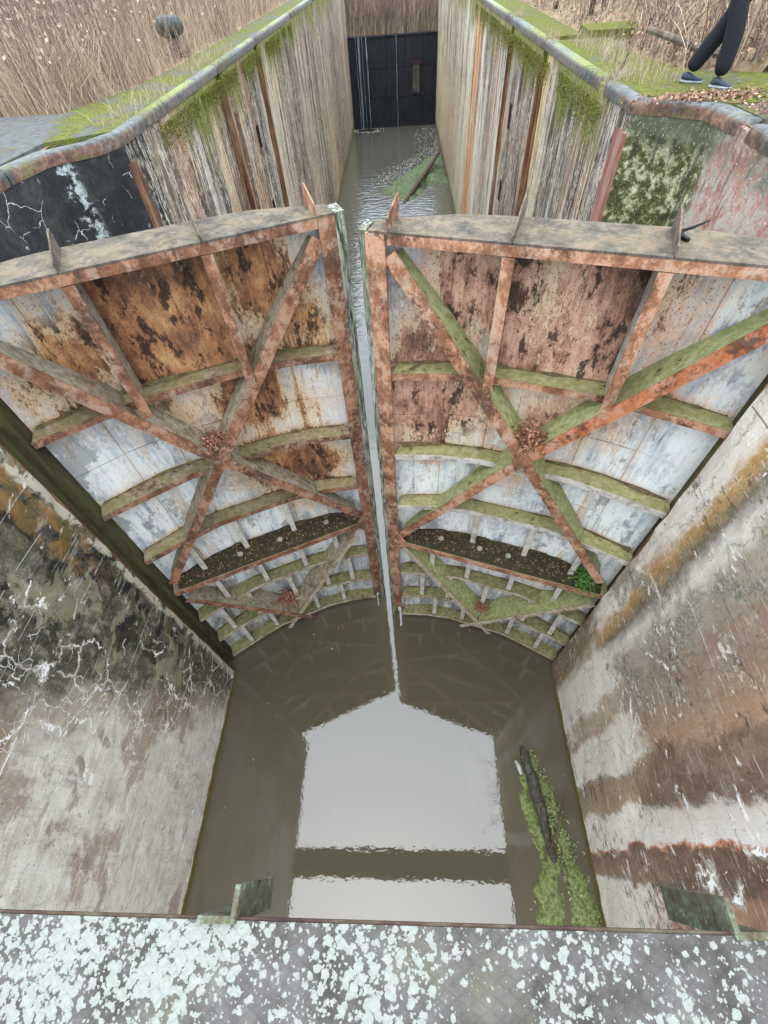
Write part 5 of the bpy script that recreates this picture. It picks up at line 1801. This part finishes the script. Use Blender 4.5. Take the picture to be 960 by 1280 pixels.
    h = bm_obj('hair', bm, MT['hair'], p, True)
    h.matrix_parent_inverse = inv
    # hands: palm, four fingers, thumb
    for w_, s in ((wl_, -1), (wr, 1)):
        dn = Vector((0, 0, -1))
        palm = w_ + dn * 0.06 + fw * 0.01
        c = [(w_, 0.024), (palm, (0.02, 0.03))]
        e = [(0, 1)]
        for k in range(4):
            b0 = palm + dn * 0.035 + fw * (0.03 - 0.02 * k)
            l = (0.072, 0.08, 0.075, 0.06)[k]
            c += [(b0, 0.009), (b0 + dn * l * 0.5 + sd * s * -0.006, 0.0085), (b0 + dn * l * 0.9 - sd * s * 0.022, 0.007)]
            n = len(c)
            e += [(1, n - 3), (n - 3, n - 2), (n - 2, n - 1)]
        c += [(palm + fw * 0.035 + dn * -0.01, 0.011), (palm + fw * 0.05 + dn * 0.035, 0.009)]
        e += [(1, len(c) - 2), (len(c) - 2, len(c) - 1)]
        skinmesh('hand', c, e, 'skin', 1)
    # shoes
    for a, yaw, lift in ((fr, 0.15, 0.0), (rf, 0.55, 0.02)):
        f2 = Vector((fw.x * cos(yaw) - fw.y * sin(yaw), fw.x * sin(yaw) + fw.y * cos(yaw), 0))
        s2 = Vector((f2.y, -f2.x, 0))
        prof = [(-0.09, 0.036, 0.085), (-0.05, 0.042, 0.115), (0.0, 0.044, 0.115), (0.05, 0.046, 0.085), (0.11, 0.05, 0.062), (0.16, 0.046, 0.052), (0.20, 0.028, 0.036)]
        for nm, mt, zz0, grow in (('shoe', 'shoe', 0.022, 0.0), ('sole', 'sole', 0.0, 0.006)):
            bm = bmesh.new()
            rows = []
            for t, w_, hgt in prof:
                top = hgt if nm == 'shoe' else 0.024
                ww = w_ + grow
                o_ = a + f2 * (t * (1 + grow)) + Vector((0, 0, lift * max(0, -t) * 6))
                rows.append([bm.verts.new(o_ + s2 * q * ww + Vector((0, 0, z))) for q, z in ((-0.92, zz0), (-1, zz0 + (top - zz0) * 0.45), (-0.6, top * 0.95 if nm == 'shoe' else top), (0.6, top * 0.95 if nm == 'shoe' else top), (1, zz0 + (top - zz0) * 0.45), (0.92, zz0))])
            for r0, r1 in zip(rows, rows[1:]):
                for i in range(6):
                    bm.faces.new((r0[i], r0[(i + 1) % 6], r1[(i + 1) % 6], r1[i]))
            bm.faces.new(rows[0])
            bm.faces.new(rows[-1])
            o = bm_obj(nm, bm, MT[mt], p, nm == 'shoe')
            o.matrix_parent_inverse = inv
            if nm == 'shoe':
                o.modifiers.new('sub', 'SUBSURF').render_levels = 1


walker()
